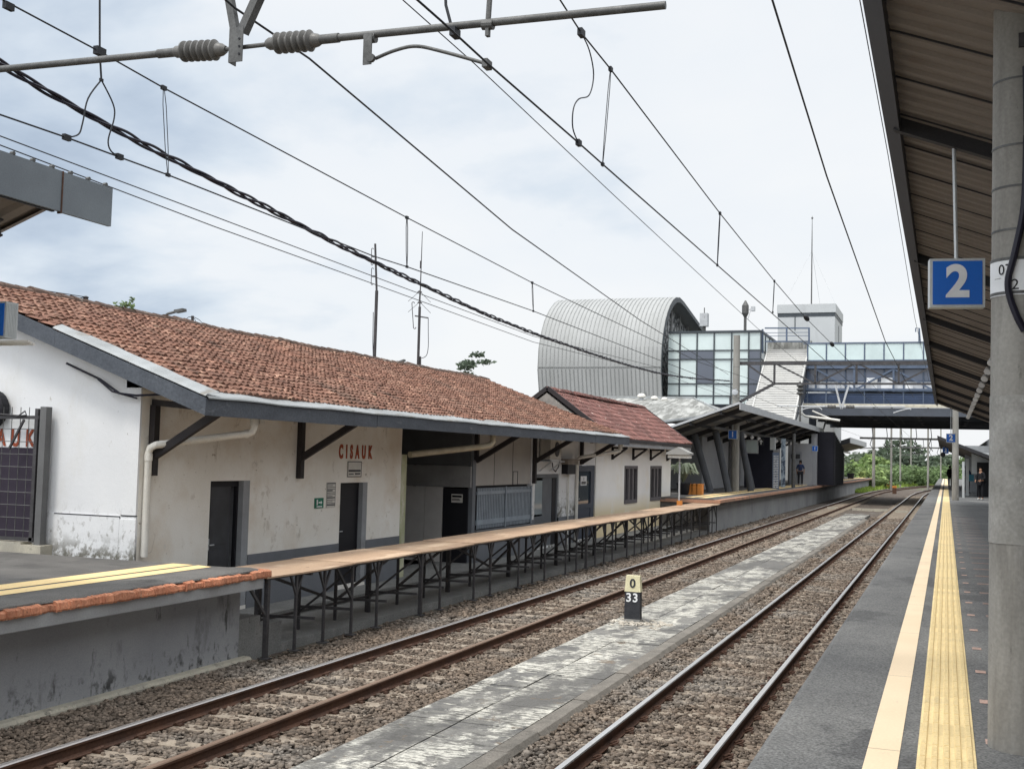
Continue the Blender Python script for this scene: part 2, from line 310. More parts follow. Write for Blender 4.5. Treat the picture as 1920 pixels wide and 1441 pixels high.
m_ridge = mat('mossy_ridge_tile', (0.13,0.085,0.065), (0.085,0.06,0.05), 3, rough=0.95, fine=0.3, rnd=0.3, stains=[(4,0.58,0.66,(0.3,0.26,0.22),None)])
m_flash = mat('weathered_zinc', (0.34,0.355,0.36), (0.25,0.26,0.26), 2.5, rough=0.6, metal=0.1, fine=0.12, stretch=(1,0.3,1), stains=[(4,0.56,0.68,(0.22,0.21,0.19),(1,0.4,1))])
m_pvc = mat('pvc_pipe', (0.72,0.70,0.65), (0.62,0.60,0.55), 4, rough=0.5, fine=0.08)
m_redtext = mat('rust_red_letter', (0.40,0.085,0.035), (0.25,0.065,0.035), 20, rough=0.8, fine=0.2)
m_ply = mat('plywood', (0.46,0.325,0.22), (0.36,0.245,0.165), 1.2, 0.3, 0.7, rough=0.75, fine=0.14, fscale=40, rnd=0.2, stretch=(1.0,0.25,1),
            stains=[(2, 0.52, 0.72, (0.64,0.49,0.35), (1,0.3,1)), (4, 0.60, 0.74, (0.30,0.19,0.13), (1,0.2,1)), (45, 0.58, 0.70, (0.42,0.27,0.18), (0.3,1.6,1)), (1.1, 0.58, 0.66, (0.36,0.25,0.18), (1,.5,1)), (7, 0.66, 0.70, (0.16,0.11,0.08), (1,.5,1))])
m_plyedge = mat('plywood_edge', (0.36,0.25,0.16), rough=0.8, fine=0.25)
m_steel = mat('dark_steel', (0.075,0.072,0.075), (0.05,0.048,0.05), 5, rough=0.55, metal=0.3, fine=0.2, fscale=30, stains=[(8,0.62,0.7,(0.09,0.06,0.045),None)])
m_galv = mat('weathered_galvanised', (0.13,0.13,0.127), (0.085,0.085,0.083), 5, rough=0.55, metal=0.35, fine=0.2, fscale=60)
m_galvlt = mat('pale_galvanised', (0.46,0.475,0.49), (0.39,0.40,0.415), 3, rough=0.55, metal=0.1, fine=0.1, stains=[(5,0.64,0.72,(0.18,0.17,0.16),(1,1,0.4))])
m_porc = mat('grey_porcelain', (0.145,0.14,0.132), (0.11,0.106,0.1), 6, rough=0.4, fine=0.1)
m_wire = mat('wire_dark', (0.025,0.027,0.032), rough=0.6, fine=0.0)
m_cable = mat('cable_black', (0.012,0.011,0.022), rough=0.5, fine=0.0)
m_mast = mat('spun_concrete', (0.30,0.288,0.262), (0.215,0.206,0.187), 1.8, rough=0.85, fine=0.12, fscale=50, bump=0.15, bscale=30, stretch=(1,1,0.35),
             stains=[(2.2, 0.60, 0.68, (0.36,0.35,0.33), (1,1,0.5)), (4, 0.52, 0.68, (0.18,0.17,0.152), (1,1,0.12)), (9, 0.64, 0.70, (0.14,0.135,0.12), (1,1,0.4))])
m_canopy = mat('brown_sheet_underside', (0.27,0.235,0.207), (0.225,0.195,0.172), 1.5, rough=0.7, fine=0.06, stains=[(3,0.6,0.75,(0.24,0.19,0.16),None)])
m_canopydk = mat('canopy_dark_steel', (0.035,0.035,0.038), (0.028,0.027,0.03), 3, rough=0.6, fine=0.15)
m_roofsheet = mat('roof_sheet_top', (0.36,0.37,0.38), rough=0.5, metal=0.3, fine=0.08)
m_blue = mat('sign_blue', (0.010,0.13,0.54), (0.010,0.115,0.48), 2, rough=0.35, fine=0.03, spec=0.5)
m_signwhite = mat('sign_white', (0.82,0.83,0.84), rough=0.45, fine=0.02)
m_alu = mat('sign_aluminium', (0.55,0.57,0.57), (0.48,0.5,0.5), 4, rough=0.45, metal=0.4, fine=0.06)
m_green = mat('exit_green', (0.01,0.17,0.10), rough=0.5, fine=0.05)
m_black = mat('matt_black', (0.014,0.014,0.018), rough=0.6, fine=0.1)
m_paper = mat('notice_paper', (0.62,0.60,0.56), (0.55,0.53,0.49), 6, rough=0.8, fine=0.06)
m_kmyel = mat('marker_cream', (0.72,0.665,0.44), (0.62,0.565,0.37), 8, rough=0.7, fine=0.12)
m_kmblk = mat('marker_black', (0.028,0.03,0.036), (0.045,0.045,0.05), 8, rough=0.7, fine=0.2)
m_hall = mat('standing_seam_metal', (0.36,0.365,0.36), (0.305,0.31,0.305), 0.35, rough=0.75, metal=0.0, fine=0.05, fscale=8, stretch=(1,1,0.3), stains=[(0.5,0.55,0.75,(0.27,0.275,0.265),(1.5,1,0.2))])
m_seam = mat('metal_seam', (0.29,0.295,0.29), rough=0.6, fine=0.1)
m_glz = glass_mat('pale_glazing', (0.62,0.71,0.70), rough=0.25)
m_glzdk = glass_mat('dark_glazing', (0.10,0.115,0.15), rough=0.12)
m_mullion = mat('mullion_dark', (0.055,0.065,0.075), rough=0.5, fine=0.05)
m_tower = mat('tower_panel', (0.47,0.485,0.49), (0.43,0.445,0.45), 0.4, rough=0.6, fine=0.03, stains=[(0.8,0.6,0.8,(0.36,0.37,0.375),(1,1,0.2))])
m_bsteel = mat('bridge_blue_steel', (0.10,0.13,0.19), (0.08,0.105,0.15), 1, rough=0.6, fine=0.1, fscale=10)
m_bblue = mat('bridge_blue_panel', (0.04,0.075,0.175), (0.035,0.062,0.145), 1, rough=0.5, fine=0.1, fscale=10)
m_bglass = glass_mat('bridge_parapet_glass', (0.58,0.69,0.69), rough=0.2)
m_bdark = glass_mat('bridge_window_dark', (0.14,0.17,0.235), rough=0.15)
m_blight = glass_mat('bridge_window_sky_reflection', (0.68,0.71,0.75), rough=0.15)  # pale base colour carries the sky reflection in the lower windows
m_cream2 = mat('cream_beam', (0.62,0.58,0.47), (0.45,0.42,0.35), 3, rough=0.8, fine=0.1)
m_girder = mat('bridge_girder', (0.085,0.095,0.115), (0.065,0.072,0.085), 1, rough=0.7, fine=0.1)
m_stairroof = mat('stair_roof_sheet', (0.46,0.452,0.43), (0.39,0.385,0.37), 1, rough=0.6, fine=0.05, fscale=10)
m_dome = mat('stained_polycarbonate', (0.24,0.24,0.225), (0.38,0.38,0.36), 1.2, 0.45, 0.55, rough=0.6, fine=0.1, stretch=(1.4,0.6,1.0), stains=[(1.1,0.48,0.56,(0.16,0.16,0.148),(2.6,0.4,0.5))])
m_leaf = leaf_mat('leaf_mid', (0.18,0.25,0.11), (0.13,0.19,0.085))
m_leafdk = leaf_mat('leaf_dark', (0.13,0.165,0.115), (0.095,0.125,0.085), .5)
m_leafbr = leaf_mat('leaf_bright', (0.28,0.36,0.14), (0.20,0.28,0.11))
m_bark = mat('bark', (0.10,0.075,0.055), rough=0.9, fine=0.25)
m_grass = mat('grass_ground', (0.15,0.25,0.05), (0.10,0.17,0.04), 0.3, rough=0.9, fine=0.3, fscale=4)
m_orange = mat('orange_box_paint', (0.62,0.24,0.05), (0.5,0.19,0.05), 4, rough=0.6, fine=0.1)
m_skin = mat('skin', (0.36,0.20,0.13), rough=0.6, fine=0.03)
m_hair = mat('hair_black', (0.012,0.01,0.01), rough=0.5, fine=0.1)
def cloth(name, c): return mat(name, c, rough=0.85, fine=0.1)
m_purple = mat('maroon_board', (0.035,0.026,0.042), (0.027,0.02,0.032), 1, rough=0.6, fine=0.08)

# ------------------------------------------------------------------ setting: ground, track bed, platforms
ZG = -2.90; ZB = -2.865; ZR = -2.71; ZP2 = -1.57; ZP1 = -1.60; ZP1F = -1.50
gm = MB(); gm.quad((-900,-60,ZG),(700,-60,ZG),(700,1400,ZG),(-900,1400,ZG))
struct(gm.build('ground', m_ground))
gm = MB(); gm.quad((-60,150,ZG+0.01),(60,150,ZG+0.01),(160,900,ZG+0.01),(-220,900,ZG+0.01))
struct(gm.build('grass_verge', m_grass))
# ballast bed as a height field
nx, ny = 60, 420
xs = np.linspace(-9.3, -0.93, nx); ys = 3 + (np.linspace(0, 1, ny)**1.9)*320
bed = MB(); vv = []
for j in range(ny):
    for i in range(nx):
        x = xs[i]; z = ZB - 0.018 + 0.012*math.sin(x*9+ys[j]*3.1) + random.uniform(-0.012, 0.012)
        if -5.6 < x < -5.36 or -3.9 < x < -3.6: z += 0.03
        if x < -8.6: z -= 0.02
        vv.append((x, ys[j], z))
bed.add(vv, [(j*nx+i, j*nx+i+1, (j+1)*nx+i+1, (j+1)*nx+i) for j in range(ny-1) for i in range(nx-1)])
struct(bed.build('track_bed', m_bed, smooth=True))

RAILS = {'R': (-3.166, -2.034), 'L': (-7.456, -6.324)}
# ballast stones: one mass of loose stones
def stones():
    phi = (1+5**0.5)/2
    ico = np.array([(-1,phi,0),(1,phi,0),(-1,-phi,0),(1,-phi,0),(0,-1,phi),(0,1,phi),(0,-1,-phi),(0,1,-phi),(phi,0,-1),(phi,0,1),(-phi,0,-1),(-phi,0,1)])/math.sqrt(1+phi*phi)
    fac = np.array([(0,11,5),(0,5,1),(0,1,7),(0,7,10),(0,10,11),(1,5,9),(5,11,4),(11,10,2),(10,7,6),(7,1,8),(3,9,4),(3,4,2),(3,2,6),(3,6,8),(3,8,9),(4,9,5),(2,4,11),(6,2,10),(8,6,7),(9,8,1)])
    P = []
    def scatter(n, y0, y1, size):
        x = rng.uniform(-8.78, -0.98, n); y = rng.uniform(y0, y1, n)
        ok = ~((x > -5.30+rng.uniform(-.07,.12,n)**1) & (x < -3.80))
        for a in (-3.166,-2.034,-7.456,-6.324): ok &= np.abs(x-a) > 0.075
        # sleepers stay partly bare between the rails
        for (c, w) in ((-2.6, 0.94), (-6.89, 0.94)):
            ph = np.abs(((y - 0.1) % 0.6) - 0.3); on = (np.abs(x-c) < w) & (ph < 0.11)
            ok &= ~(on & (rng.uniform(0,1,n) < (0.64 if c < -5 else 0.24)))
        wall = (x < -8.55) & (y > 13.4) & (rng.uniform(0,1,n) < 0.8); ok &= ~wall
        x, y = x[ok], y[ok]; s = size*rng.uniform(0.6, 1.35, len(x))
        z = ZB + rng.uniform(-0.01, 0.030, len(x)) + np.where((np.abs(x+5.47) < 0.12) | (np.abs(x+3.70) < 0.12), 0.03, 0.0)
        P.append(np.stack([x, y, z, s], 1))
    scatter(80000, 7.5, 18, 0.0255); scatter(52000, 18, 34, 0.033); scatter(24000, 34, 66, 0.05)
    P = np.concatenate(P); n = len(P)
    V = ico[None]*(1 + rng.uniform(-0.42, 0.40, (n, 12, 1)))
    V = V*np.stack([rng.uniform(0.8,1.7,n), rng.uniform(0.6,1.1,n), rng.uniform(0.4,0.85,n)], 1)[:,None,:]
    a = rng.uniform(0, 2*PI, n); ca, sa = np.cos(a), np.sin(a); t = rng.uniform(-0.5, 0.5, n); ct, st = np.cos(t), np.sin(t)
    X, Y, Z = V[...,0], V[...,1], V[...,2]
    Y, Z = Y*ct[:,None]-Z*st[:,None], Y*st[:,None]+Z*ct[:,None]
    X, Y = X*ca[:,None]-Y*sa[:,None], X*sa[:,None]+Y*ca[:,None]
    V = np.stack([X, Y, Z], 2)*P[:,3][:,None,None] + P[:,None,:3]
    F = (fac[None] + (np.arange(n)*12)[:,None,None]).reshape(-1)
    me = bpy.data.meshes.new('ballast'); me.vertices.add(n*12); me.vertices.foreach_set('co', V.reshape(-1))
    me.loops.add(n*60); me.loops.foreach_set('vertex_index', F.astype(np.int32))
    me.polygons.add(n*20); me.polygons.foreach_set('loop_start', np.arange(n*20, dtype=np.int32)*3); me.polygons.foreach_set('loop_total', np.full(n*20, 3, dtype=np.int32))
    at = me.attributes.new('rnd', 'FLOAT', 'FACE'); at.data.foreach_set('value', np.repeat(rng.uniform(0,1,n), 20))
    me.materials.append(m_stone); me.update(calc_edges=True); me.validate()
    o = bpy.data.objects.new('ballast', me); COL.objects.link(o); stuff(o)
    tag(o, 'loose brown grey crushed stone ballast around both tracks', 'ballast')
stones()

# median strip between the tracks: two rows of flaking white slabs and a stone kerb
md = MB(); y = 6.2
while y < 67.5:
    L_ = 0.98 + random.uniform(-0.02, 0.02)
    for (x0, x1) in ((-5.33, -4.72), (-4.715, -4.0)):
        md.box(x0, x1-0.008, y, y+L_-0.012, ZG, -2.757 + random.uniform(-0.006, 0.006), r=random.random())
    y += L_
struct(md.build('median_path', m_median))
kb = MB(); y = 6.0
while y < 62:
    L_ = random.uniform(0.75, 1.05); h = -2.755 + random.uniform(-0.008, 0.008); w = random.uniform(-0.012, 0.012)
    kb.prism([(-4.0,ZG),(-3.78+w,ZG),(-3.785+w,h-0.05),(-3.83+w,h),(-3.995,h)], 0, 'y', y, y+L_-0.01, r=random.random()); y += L_
struct(kb.build('median_kerb', m_kerb))
# timber crossing pieces laid across the tracks before the bridge
tb = MB(); tb.box(-5.6,-3.45,76.5,76.8,ZG,ZR-0.02); tb.box(-2.95,-2.2,75.2,75.5,ZG,ZR-0.02); tb.box(-7.2,-6.55,77,77.3,ZG,ZR-0.02)
struct(tb.build('crossing_strip', m_strip))

# railway tracks
def rail_mb(x, y0, y1):
    prof = [(-.06,-.135),(.06,-.135),(.06,-.122),(.010,-.105),(.010,-.04),(.033,-.03),(.033,-.006),(.026,0),(-.026,0),(-.033,-.006),(-.033,-.03),(-.010,-.04),(-.010,-.105),(-.06,-.122)]
    mb = MB(); ys = [y0, 20, 40, 60, 80, 100, 115] + [115+12*k for k in range(1, 18)]
    def off(yy): return 0.0 if yy < 115 else ((yy-115)**2)/900.0
    n = len(prof); vs = []
    for yy in ys: vs += [(x+off(yy)+u, yy, ZR+w) for u, w in prof]
    fs = [(k*n+i, k*n+(i+1) % n, (k+1)*n+(i+1) % n, (k+1)*n+i) for k in range(len(ys)-1) for i in range(n)]
    fs += [tuple(range(n)), tuple((len(ys)-1)*n+i for i in range(n-1, -1, -1))]
    mb.add(vs, fs)
    top = MB(); vs = []
    for yy in ys: vs += [(x+off(yy)-.027, yy, ZR+.003), (x+off(yy)+.027, yy, ZR+.003), (x+off(yy)+.0345, yy, ZR-.008), (x+off(yy)-.0345, yy, ZR-.008)]
    top.add(vs, [(k*4+i, k*4+(i+1) % 4, k*4+4+(i+1) % 4, k*4+4+i) for k in range(len(ys)-1) for i in range(4)])
    return mb, top
def track(key, label, tops):
    xl, xr = RAILS[key]; c = (xl+xr)/2
    t = thing('railway_track', label, 'railway track', (c, 8, ZB), 'railway tracks')
    for x, mt in zip((xl, xr), tops):
        mb, tp = rail_mb(x, 4, 320); r = mb.build('rail', m_rust, t); tp.build('running_surface', mt, r)
    def sleeper_mb(y):
        mb = MB(); prof = [(-0.125,ZG-0.05),(0.125,ZG-0.05),(0.105,ZB+0.022),(-0.105,ZB+0.022)]
        mb.add([(c-1.0, y+u, z) for u, z in prof]+[(c+1.0, y+u, z) for u, z in prof], [(0,1,2,3),(7,6,5,4),(0,4,5,1),(1,5,6,2),(2,6,7,3),(3,7,4,0)]); return mb
    def clip_mb(x, y, s):
        a = [(x+s*.055,y-.03,ZR-.118),(x+s*.10,y-.05,ZR-.095),(x+s*.135,y-.02,ZR-.085),(x+s*.13,y+.03,ZR-.08),(x+s*.085,y+.05,ZR-.09),(x+s*.045,y+.02,ZR-.108)]
        mb = MB(); mb.tube(a, 0.011, 6); mb.box(x+s*.06, x+s*.14, y-.035, y+.035, ZB, ZR-.112); return mb
    y = 7.6; k = 0; first = None; clips = []
    while k < 100:
        yc = y + 0.0
        if first is None:
            first = sleeper_mb(yc).build('sleeper', m_sleeper, t); y_first = yc
            for x in (xl, xr):
                for s in (-1, 1): clip_mb(x, yc, s).build('rail_clip', m_clip, first)
        else:
            d = copy_tree(first, t); d.location = (0, yc-y_first, 0)
        y += 0.6; k += 1
    rest = MB()
    while y < 118:
        mb = sleeper_mb(y); rest.add(mb.v, mb.f); y += 0.6
    ro = rest.build('sleeper', m_sleeper, t); stuff(ro)
    return t
track('R', 'railway track with bright polished rails running beside the right platform', (m_railtop, m_railtop))
track('L', 'railway track with rusty brown rails running past the plywood walkway', (m_railtop3, m_railtop2))

# right-hand platform
p2 = MB()
p2.prism([(-0.967,ZG),(9,ZG),(9,ZP2),(-0.93,ZP2),(-0.967,ZP2-0.02)], 0, 'y', -4, 175)
struct(p2.build('platform', m_asph))
ln = MB(); y = 2.0
while y < 170:
    L_ = 2.4; ln.quad((-0.405,y,ZP2+.004),(-0.235,y,ZP2+.004),(-0.235,y+L_-0.006,ZP2+.004),(-0.405,y+L_-0.006,ZP2+.004)); y += L_
struct(ln.build('platform_edge_line', m_cream))
tt = MB(); y = 4.0
while y < 62:
    d = 0.30; tt.box(-0.145, 0.155, y, y+d-0.005, ZP2-0.05, ZP2+0.006, r=random.random())
    for k in range(5):
        xc = -0.145 + 0.30*(k+0.5)/5; HB = .0165
        if y < 17:
            for q in range(8):
                yy = y + 0.012 + q*0.0355
                tt.prism([(xc-.019,ZP2+.005),(xc+.019,ZP2+.005),(xc+.012,ZP2+HB),(xc-.012,ZP2+HB)], 0, 'y', yy, yy+0.026)
        else:
            tt.prism([(xc-.018,ZP2+.005),(xc+.018,ZP2+.005),(xc+.011,ZP2+.017),(xc-.011,ZP2+.017)], 0, 'y', y+.01, y+d-.015)
    y += d
tt.box(-0.145, 0.155, 62, 172, ZP2-0.05, ZP2+0.006)
struct(tt.build('tactile_paving', m_tact))
fd = MB(); y = 7.2
while y < 40:
    fd.quad((0.215,y,ZP2+.004),(0.29,y,ZP2+.004),(0.29,y+0.13,ZP2+.004),(0.215,y+0.13,ZP2+.004))
    if y > 10:
        for q in range(2): fd.quad((0.40,y+q*.09,ZP2+.004),(0.82,y+q*.09,ZP2+.004),(0.82,y+q*.09+0.04,ZP2+.004),(0.40,y+q*.09+0.04,ZP2+.004))
    y += 1.22
struct(fd.build('faded_floor_marking', m_fade))

# left platform, near piece (ends at the walkway) with broken brick edge
pl = MB()
pl.prism([(-30,ZG),(-8.95,ZG),(-8.95,-1.84),(-8.56,-1.84),(-8.56,-1.69),(-8.62,-1.69),(-8.60,-1.63),(-8.75,-1.605),(-9.1,ZP1),(-30,ZP1)], 0, 'y', -4, 13.32)
struct(pl.build('platform', m_asph1))
wl = MB(); wl.box(-8.95,-8.93,-4,13.34,ZG,-1.84); wl.box(-9.9,-8.93,13.34,13.36,ZG,-1.84)
struct(wl.build('platform_wall', m_wallgrey))
lg = MB(); lg.box(-8.93,-8.535,-4,13.30,-1.842,-1.70); struct(lg.build('platform_ledge', m_ledge))
bs = MB(); bs.prism([(-8.93,ZG),(-8.80,ZG),(-8.80,-2.83),(-8.83,-2.80),(-8.93,-2.795)], 0, 'y', -4, 13.5); struct(bs.build('platform_footing', m_strip))
br = MB(); y = 2.0; o = 0.0; ht = 0.0
while y < 13.3:
    L_ = random.uniform(0.16, 0.24); r_b = random.random(); chip = random.random() < .10; y1 = y+L_
    while y < y1:
        st_ = random.uniform(.018, .035); o = .75*o+random.uniform(-.007,.007); ht = .7*ht+random.uniform(-.006,.006)
        oo = o-(.02 if chip else 0); h2 = ht-(.02 if chip else 0)
        br.prism([(-8.72,-1.712),(-8.50+oo,-1.708+random.uniform(-.003,.008)),(-8.49+oo,-1.685),(-8.494+oo+random.uniform(-.012,.004),-1.622+h2),(-8.54+oo,-1.604+h2),(-8.72,-1.60)], 0, 'y', y, y+st_, r=min(1,max(0,r_b+random.uniform(-.04,.04)))); y += st_
struct(br.build('platform_brick_edge', m_brick))
yl = MB(); yl.quad((-10.0,-4,ZP1+.004),(-9.66,-4,ZP1+.004),(-9.66,13.30,ZP1+.004),(-10.0,13.30,ZP1+.004)); yl.quad((-9.58,-4,ZP1+.004),(-9.30,-4,ZP1+.004),(-9.30,13.2,ZP1+.004),(-9.58,13.3,ZP1+.004))
struct(yl.build('platform_line', m_yel1))
# worn hump of asphalt along that edge
hp = MB(); vs = []; nn = 90; pr = [(-9.25,0),(-9.1,.012),(-8.9,.028),(-8.75,.034),(-8.62,.022),(-8.56,.008),(-8.55,-.01)]
for k in range(nn):
    yy = -2 + k*(15.3/(nn-1))
    for (x, h) in pr: vs.append((x+random.uniform(-.012,.012) if x > -8.8 else x, yy, ZP1 + h*(1+random.uniform(-.35,.35)) - (0.02 if k == nn-1 else 0)))
hp.add(vs, [(k*7+i, k*7+i+1, k*7+8+i, k*7+7+i) for k in range(nn-1) for i in range(6)])
struct(hp.build('platform_asphalt_lip', m_asph1, smooth=True))
# concrete apron and low step under the walkway
ap = MB(); ap.box(-30,-8.98,13.36,46.4,ZG-.1,-2.775); ap.box(-12,-10.32,13.9,46.4,-2.9,-2.66); ap.box(-9.4,-8.95,13.36,13.9,-2.9,-2.30); ap.box(-9.2,-8.97,13.9,14.5,-2.9,-2.45)
struct(ap.build('concrete_apron', mat('apron_concrete', (0.25,0.25,0.24), (0.17,0.17,0.165), 0.9, rough=0.95, fine=0.25, fscale=40, bump=0.3, stains=[(3,0.55,0.7,(0.28,0.275,0.26),None),(12,0.62,0.7,(0.08,0.08,0.075),None)])))
# left platform, far piece
pf = MB(); pf.prism([(-40,ZG),(-8.95,ZG),(-8.95,-1.80),(-8.62,-1.80),(-8.62,-1.64),(-8.8,ZP1F),(-40,ZP1F)], 0, 'y', 46.4, 150)
struct(pf.build('platform', m_asph1))
fl = MB(); fl.box(-8.95,-8.92,46.38,150,ZG,-1.80); struct(fl.build('platform_wall', mat('far_wall_concrete', (0.36,0.365,0.365), (0.26,0.265,0.27), 0.35, rough=0.9, fine=0.08, fscale=20, stains=[(1.2,0.58,0.72,(0.15,0.15,0.15),(1,1,0.5))])))
fb = MB(); fb.box(-8.8,-8.50,46.36,149,-1.66,-1.545); fb.box(-40,-8.5,46.34,46.40,-1.68,-1.55); struct(fb.build('platform_brick_edge', mat('worn_brick_edge', (0.45,0.24,0.155), (0.33,0.20,0.14), 1.5, rough=.9, fine=.2, stains=[(3,.55,.66,(.16,.14,.125),None)])))
fy = MB(); fy.quad((-10.1,47,ZP1F+.006),(-9.75,47,ZP1F+.006),(-9.75,149,ZP1F+.006),(-10.1,149,ZP1F+.006)); fy.quad((-9.55,47,ZP1F+.006),(-9.2,47,ZP1F+.006),(-9.2,149,ZP1F+.006),(-9.55,149,ZP1F+.006))
struct(fy.build('platform_line', m_yel1))
# ------------------------------------------------------------------ tiled roofs
def tile_roof(mb, xe, ze, xr, zr, y0, y1, tw=0.21, tl=0.29, lift=0.045, jit=0.012):
    sl = math.hypot(xr-xe, zr-ze); ux, uz = (xr-xe)/sl, (zr-ze)/sl; nx_, nz_ = -uz*(1 if ux < 0 else -1)*(-1), abs(ux)
    nx_ = -uz if ux > 0 else uz; nz_ = abs(ux)
    rows = int(math.ceil(sl/tl)); cols = int(round((y1-y0)/tw)); w = (y1-y0)/cols
    P = [0.0, 0.16, 0.34, 0.52, 0.72, 0.88, 1.0]; H = [0.012, 0.034, 0.040, 0.028, 0.004, 0.0, 0.012]
    def sag(y): return -0.05*math.sin(PI*(y-y0)/(y1-y0)) + 0.012*math.sin(y*1.7)
    for i in range(rows):
        s0 = i*tl; s1 = min((i+1)*tl+0.04, sl)
        for j in range(cols):
            ya = y0+j*w; r = random.random(); dj = random.uniform(-jit, jit); dl = random.uniform(-jit, jit)*1.6; tilt = random.uniform(-jit, jit)
            vs = []
            for (s, lf) in ((s0+dl-0.004, -0.012), (s0+dl, lift), (s1, 0.006)):
                for p, h in zip(P, H):
                    hh = h + lf + dj*(1 if lf > 0.02 else 0.4) + tilt*(p-0.5) + sag(ya)
                    if lf < 0: hh = lf + sag(ya)
                    vs.append((xe+ux*s+nx_*hh, ya+p*w+dj*0.4, ze+uz*s+nz_*hh))
            fs = [(k*7+q, k*7+q+1, k*7+8+q, k*7+7+q) for k in range(2) for q in range(6)]
            mb.add(vs, fs, r)
    return sag
def ridge_caps(mb, x, z, y0, y1, sag=lambda y: 0):
    y = y0
    while y < y1:
        L_ = 0.33; r = random.random(); d = random.uniform(-.012,.012); vs = []
        for yy, rad in ((y, 0.125), (y+L_+0.04, 0.105)):
            for k in range(7):
                a = PI*k/6; vs.append((x+math.cos(a)*rad*1.1, yy, z-0.02+math.sin(a)*rad+d+sag(yy)))
        mb.add(vs, [(k, k+1, k+8, k+7) for k in range(6)]+[tuple(range(7))], r); y += L_

# ------------------------------------------------------------------ station building
GY = 13.75; XW = -11.0; XE = -9.65; YV = 13.42; YE = 36.3; XR = -14.8; ZRG = 2.585
st = thing('station_building', 'long white single storey station house under an orange clay tile roof with a grey fascia', 'station building', (-14.8, 25, ZG))
w = MB()
ops = [(15.5, 16.62, -2.60, -0.52), (19.72, 20.84, -2.60, -0.60)]
wall_grid(w, 'x', XW-0.30, XW, GY, 22.35, ZG, 1.02, ops)
w.build('front_wall', m_cream_wall, st)
w = MB()
# gable wall with a recess line, shaped under the roof
SL = (ZRG-0.72)/(XE-XR)
def roofz(x): return 0.72 + (XE-x)*SL if x > XR else ZRG - (XR-x)*SL
w.prism([(XW-.305,ZG),(XW-.002,ZG),(XW-.002,roofz(XW)-.10),(XR,ZRG-.10),(-18.6,roofz(-18.6)-.10),(-18.6,ZG)], 0, 'y', GY, GY+0.3)
w.box(-18.6, XW-0.002, GY-0.025, GY, ZG, -1.02); w.box(XW-0.28, XW, GY-0.04, GY-0.001, -1.0, 0.86); w.box(XW-0.28,XW+0.01,GY-0.045,GY-0.001,ZG,-1.06)
w.build('gable_wall', m_white, st)
w = MB(); w.box(-12.5,XW-.285,GY-.0275,GY-.02,-1.035,-1.018); w.build('wall_groove', m_door, st)
w = MB(); w.box(XW-.295,XW-.28,GY-.03,GY+.0,-1.6,-1.035); w.build('wall_groove', m_door, st)
d = MB(); d.box(XW-.31, XW+.006, 16.62, 19.72, ZG, -1.765); d.box(XW-.31, XW+.006, 20.84, 22.36, ZG, -1.765); d.box(XW-.31, XW+.006, GY+.01, 15.5, ZG, -1.9)
d.build('dado_band', m_dado, st)
def door(name, y0, y1, z0, z1, hinge_gap):
    f = MB(); f.box(XW-.16,XW-.10,y0,y0+.05,z0,z1); f.box(XW-.16,XW-.10,y1-.24,y1-.19,z0,z1); f.box(XW-.16,XW-.10,y0+.05,y1-.24,z1-.10,z1)
    f.box(XW-.34,XW-.30,y0,y1,z0,z1)
    dd = f.build('door_frame', m_black, st)
    p = MB(); p.box(XW-.15,XW-.11,y0+.05,y1-.24-hinge_gap,z0,z1-.10)
    for (a, b) in ((z0+.15,z0+.95),(z0+1.05,z1-.28)): p.box(XW-.112,XW-.098,y0+.16,y1-.24-hinge_gap-.12,a,b)
    p.build('door_leaf', m_door if hinge_gap > 0.05 else m_black, dd)
    p = MB(); p.tube([(XW-.098,y0+.13,z0+1.05),(XW-.06,y0+.13,z0+1.05),(XW-.06,y0+.24,z0+1.05)], .011, 6); p.box(XW-.11,XW-.096,y0+.10,y0+.16,z0+.97,z0+1.15); p.build('handle', m_galvlt, dd)
    j = MB(); j.box(XW-.295,XW-.004,y1-.19,y1-.002,z0,z1-.001); j.build('door_jamb', m_jamb, dd)
door('door', 15.5, 16.62, -2.6, -.52, 0.16); door('door', 19.72, 20.84, -2.6, -.60, 0.0)
# passage beyond the front block: corner post, far partition, ceiling, upper panel
pt = MB(); pt.box(-14.5, -11.02, 26.3, 26.36, -0.27, 0.9); pt.build('dark_lintel_panel', mat('dark_grey_panel', (0.12,0.125,0.13), rough=0.8, fine=0.08), st)
pt = MB(); pt.box(-14.5, -11.02, 26.28, 26.36, -0.80, -0.275); pt.build('grey_band_panel', mat('mid_grey_panel', (0.30,0.30,0.30), rough=0.8, fine=0.08), st)
for a, b in ((-14.5,-13.2),(-13.195,-12.25),(-12.245,-11.76)):
    pt = MB(); pt.box(a, b-.006, 26.28, 26.35, -2.66, -0.81); pt.build('partition_panel', mat('partition_board', (0.62,0.60,0.575), (0.54,0.52,0.50), 2, rough=0.8, fine=0.06), st)
pt = MB(); pt.box(-11.755,-11.09,26.29,26.35,-2.66,-.83); bd = pt.build('black_door', m_black, st)
pt = MB(); pt.box(-11.52,-11.22,26.275,26.288,-1.18,-.97); nt_ = pt.build('door_notice', m_paper, bd)
pt = MB(); pt.box(-11.50,-11.24,26.270,26.274,-1.05,-1.00); pt.box(-11.50,-11.30,26.270,26.274,-1.10,-1.085); pt.box(-11.50,-11.28,26.270,26.274,-1.13,-1.115); pt.build('notice_lines', m_black, nt_)
pt = MB(); pt.box(-14.6,-14.5,22.3,26.4,ZG,1.4); pt.box(-14.5,-11.3,22.05,22.33,ZG,1.2); pt.build('passage_wall', m_dado, st)
ps = MB(); ps.box(-11.12,-10.99,26.36,26.56,ZG,0.62); ps.build('timber_post', m_dado, st)
ps = MB(); ps.box(-11.22,-11.0,22.36,22.62,ZG,-0.02); ps.build('rain_post', m_moss, st)
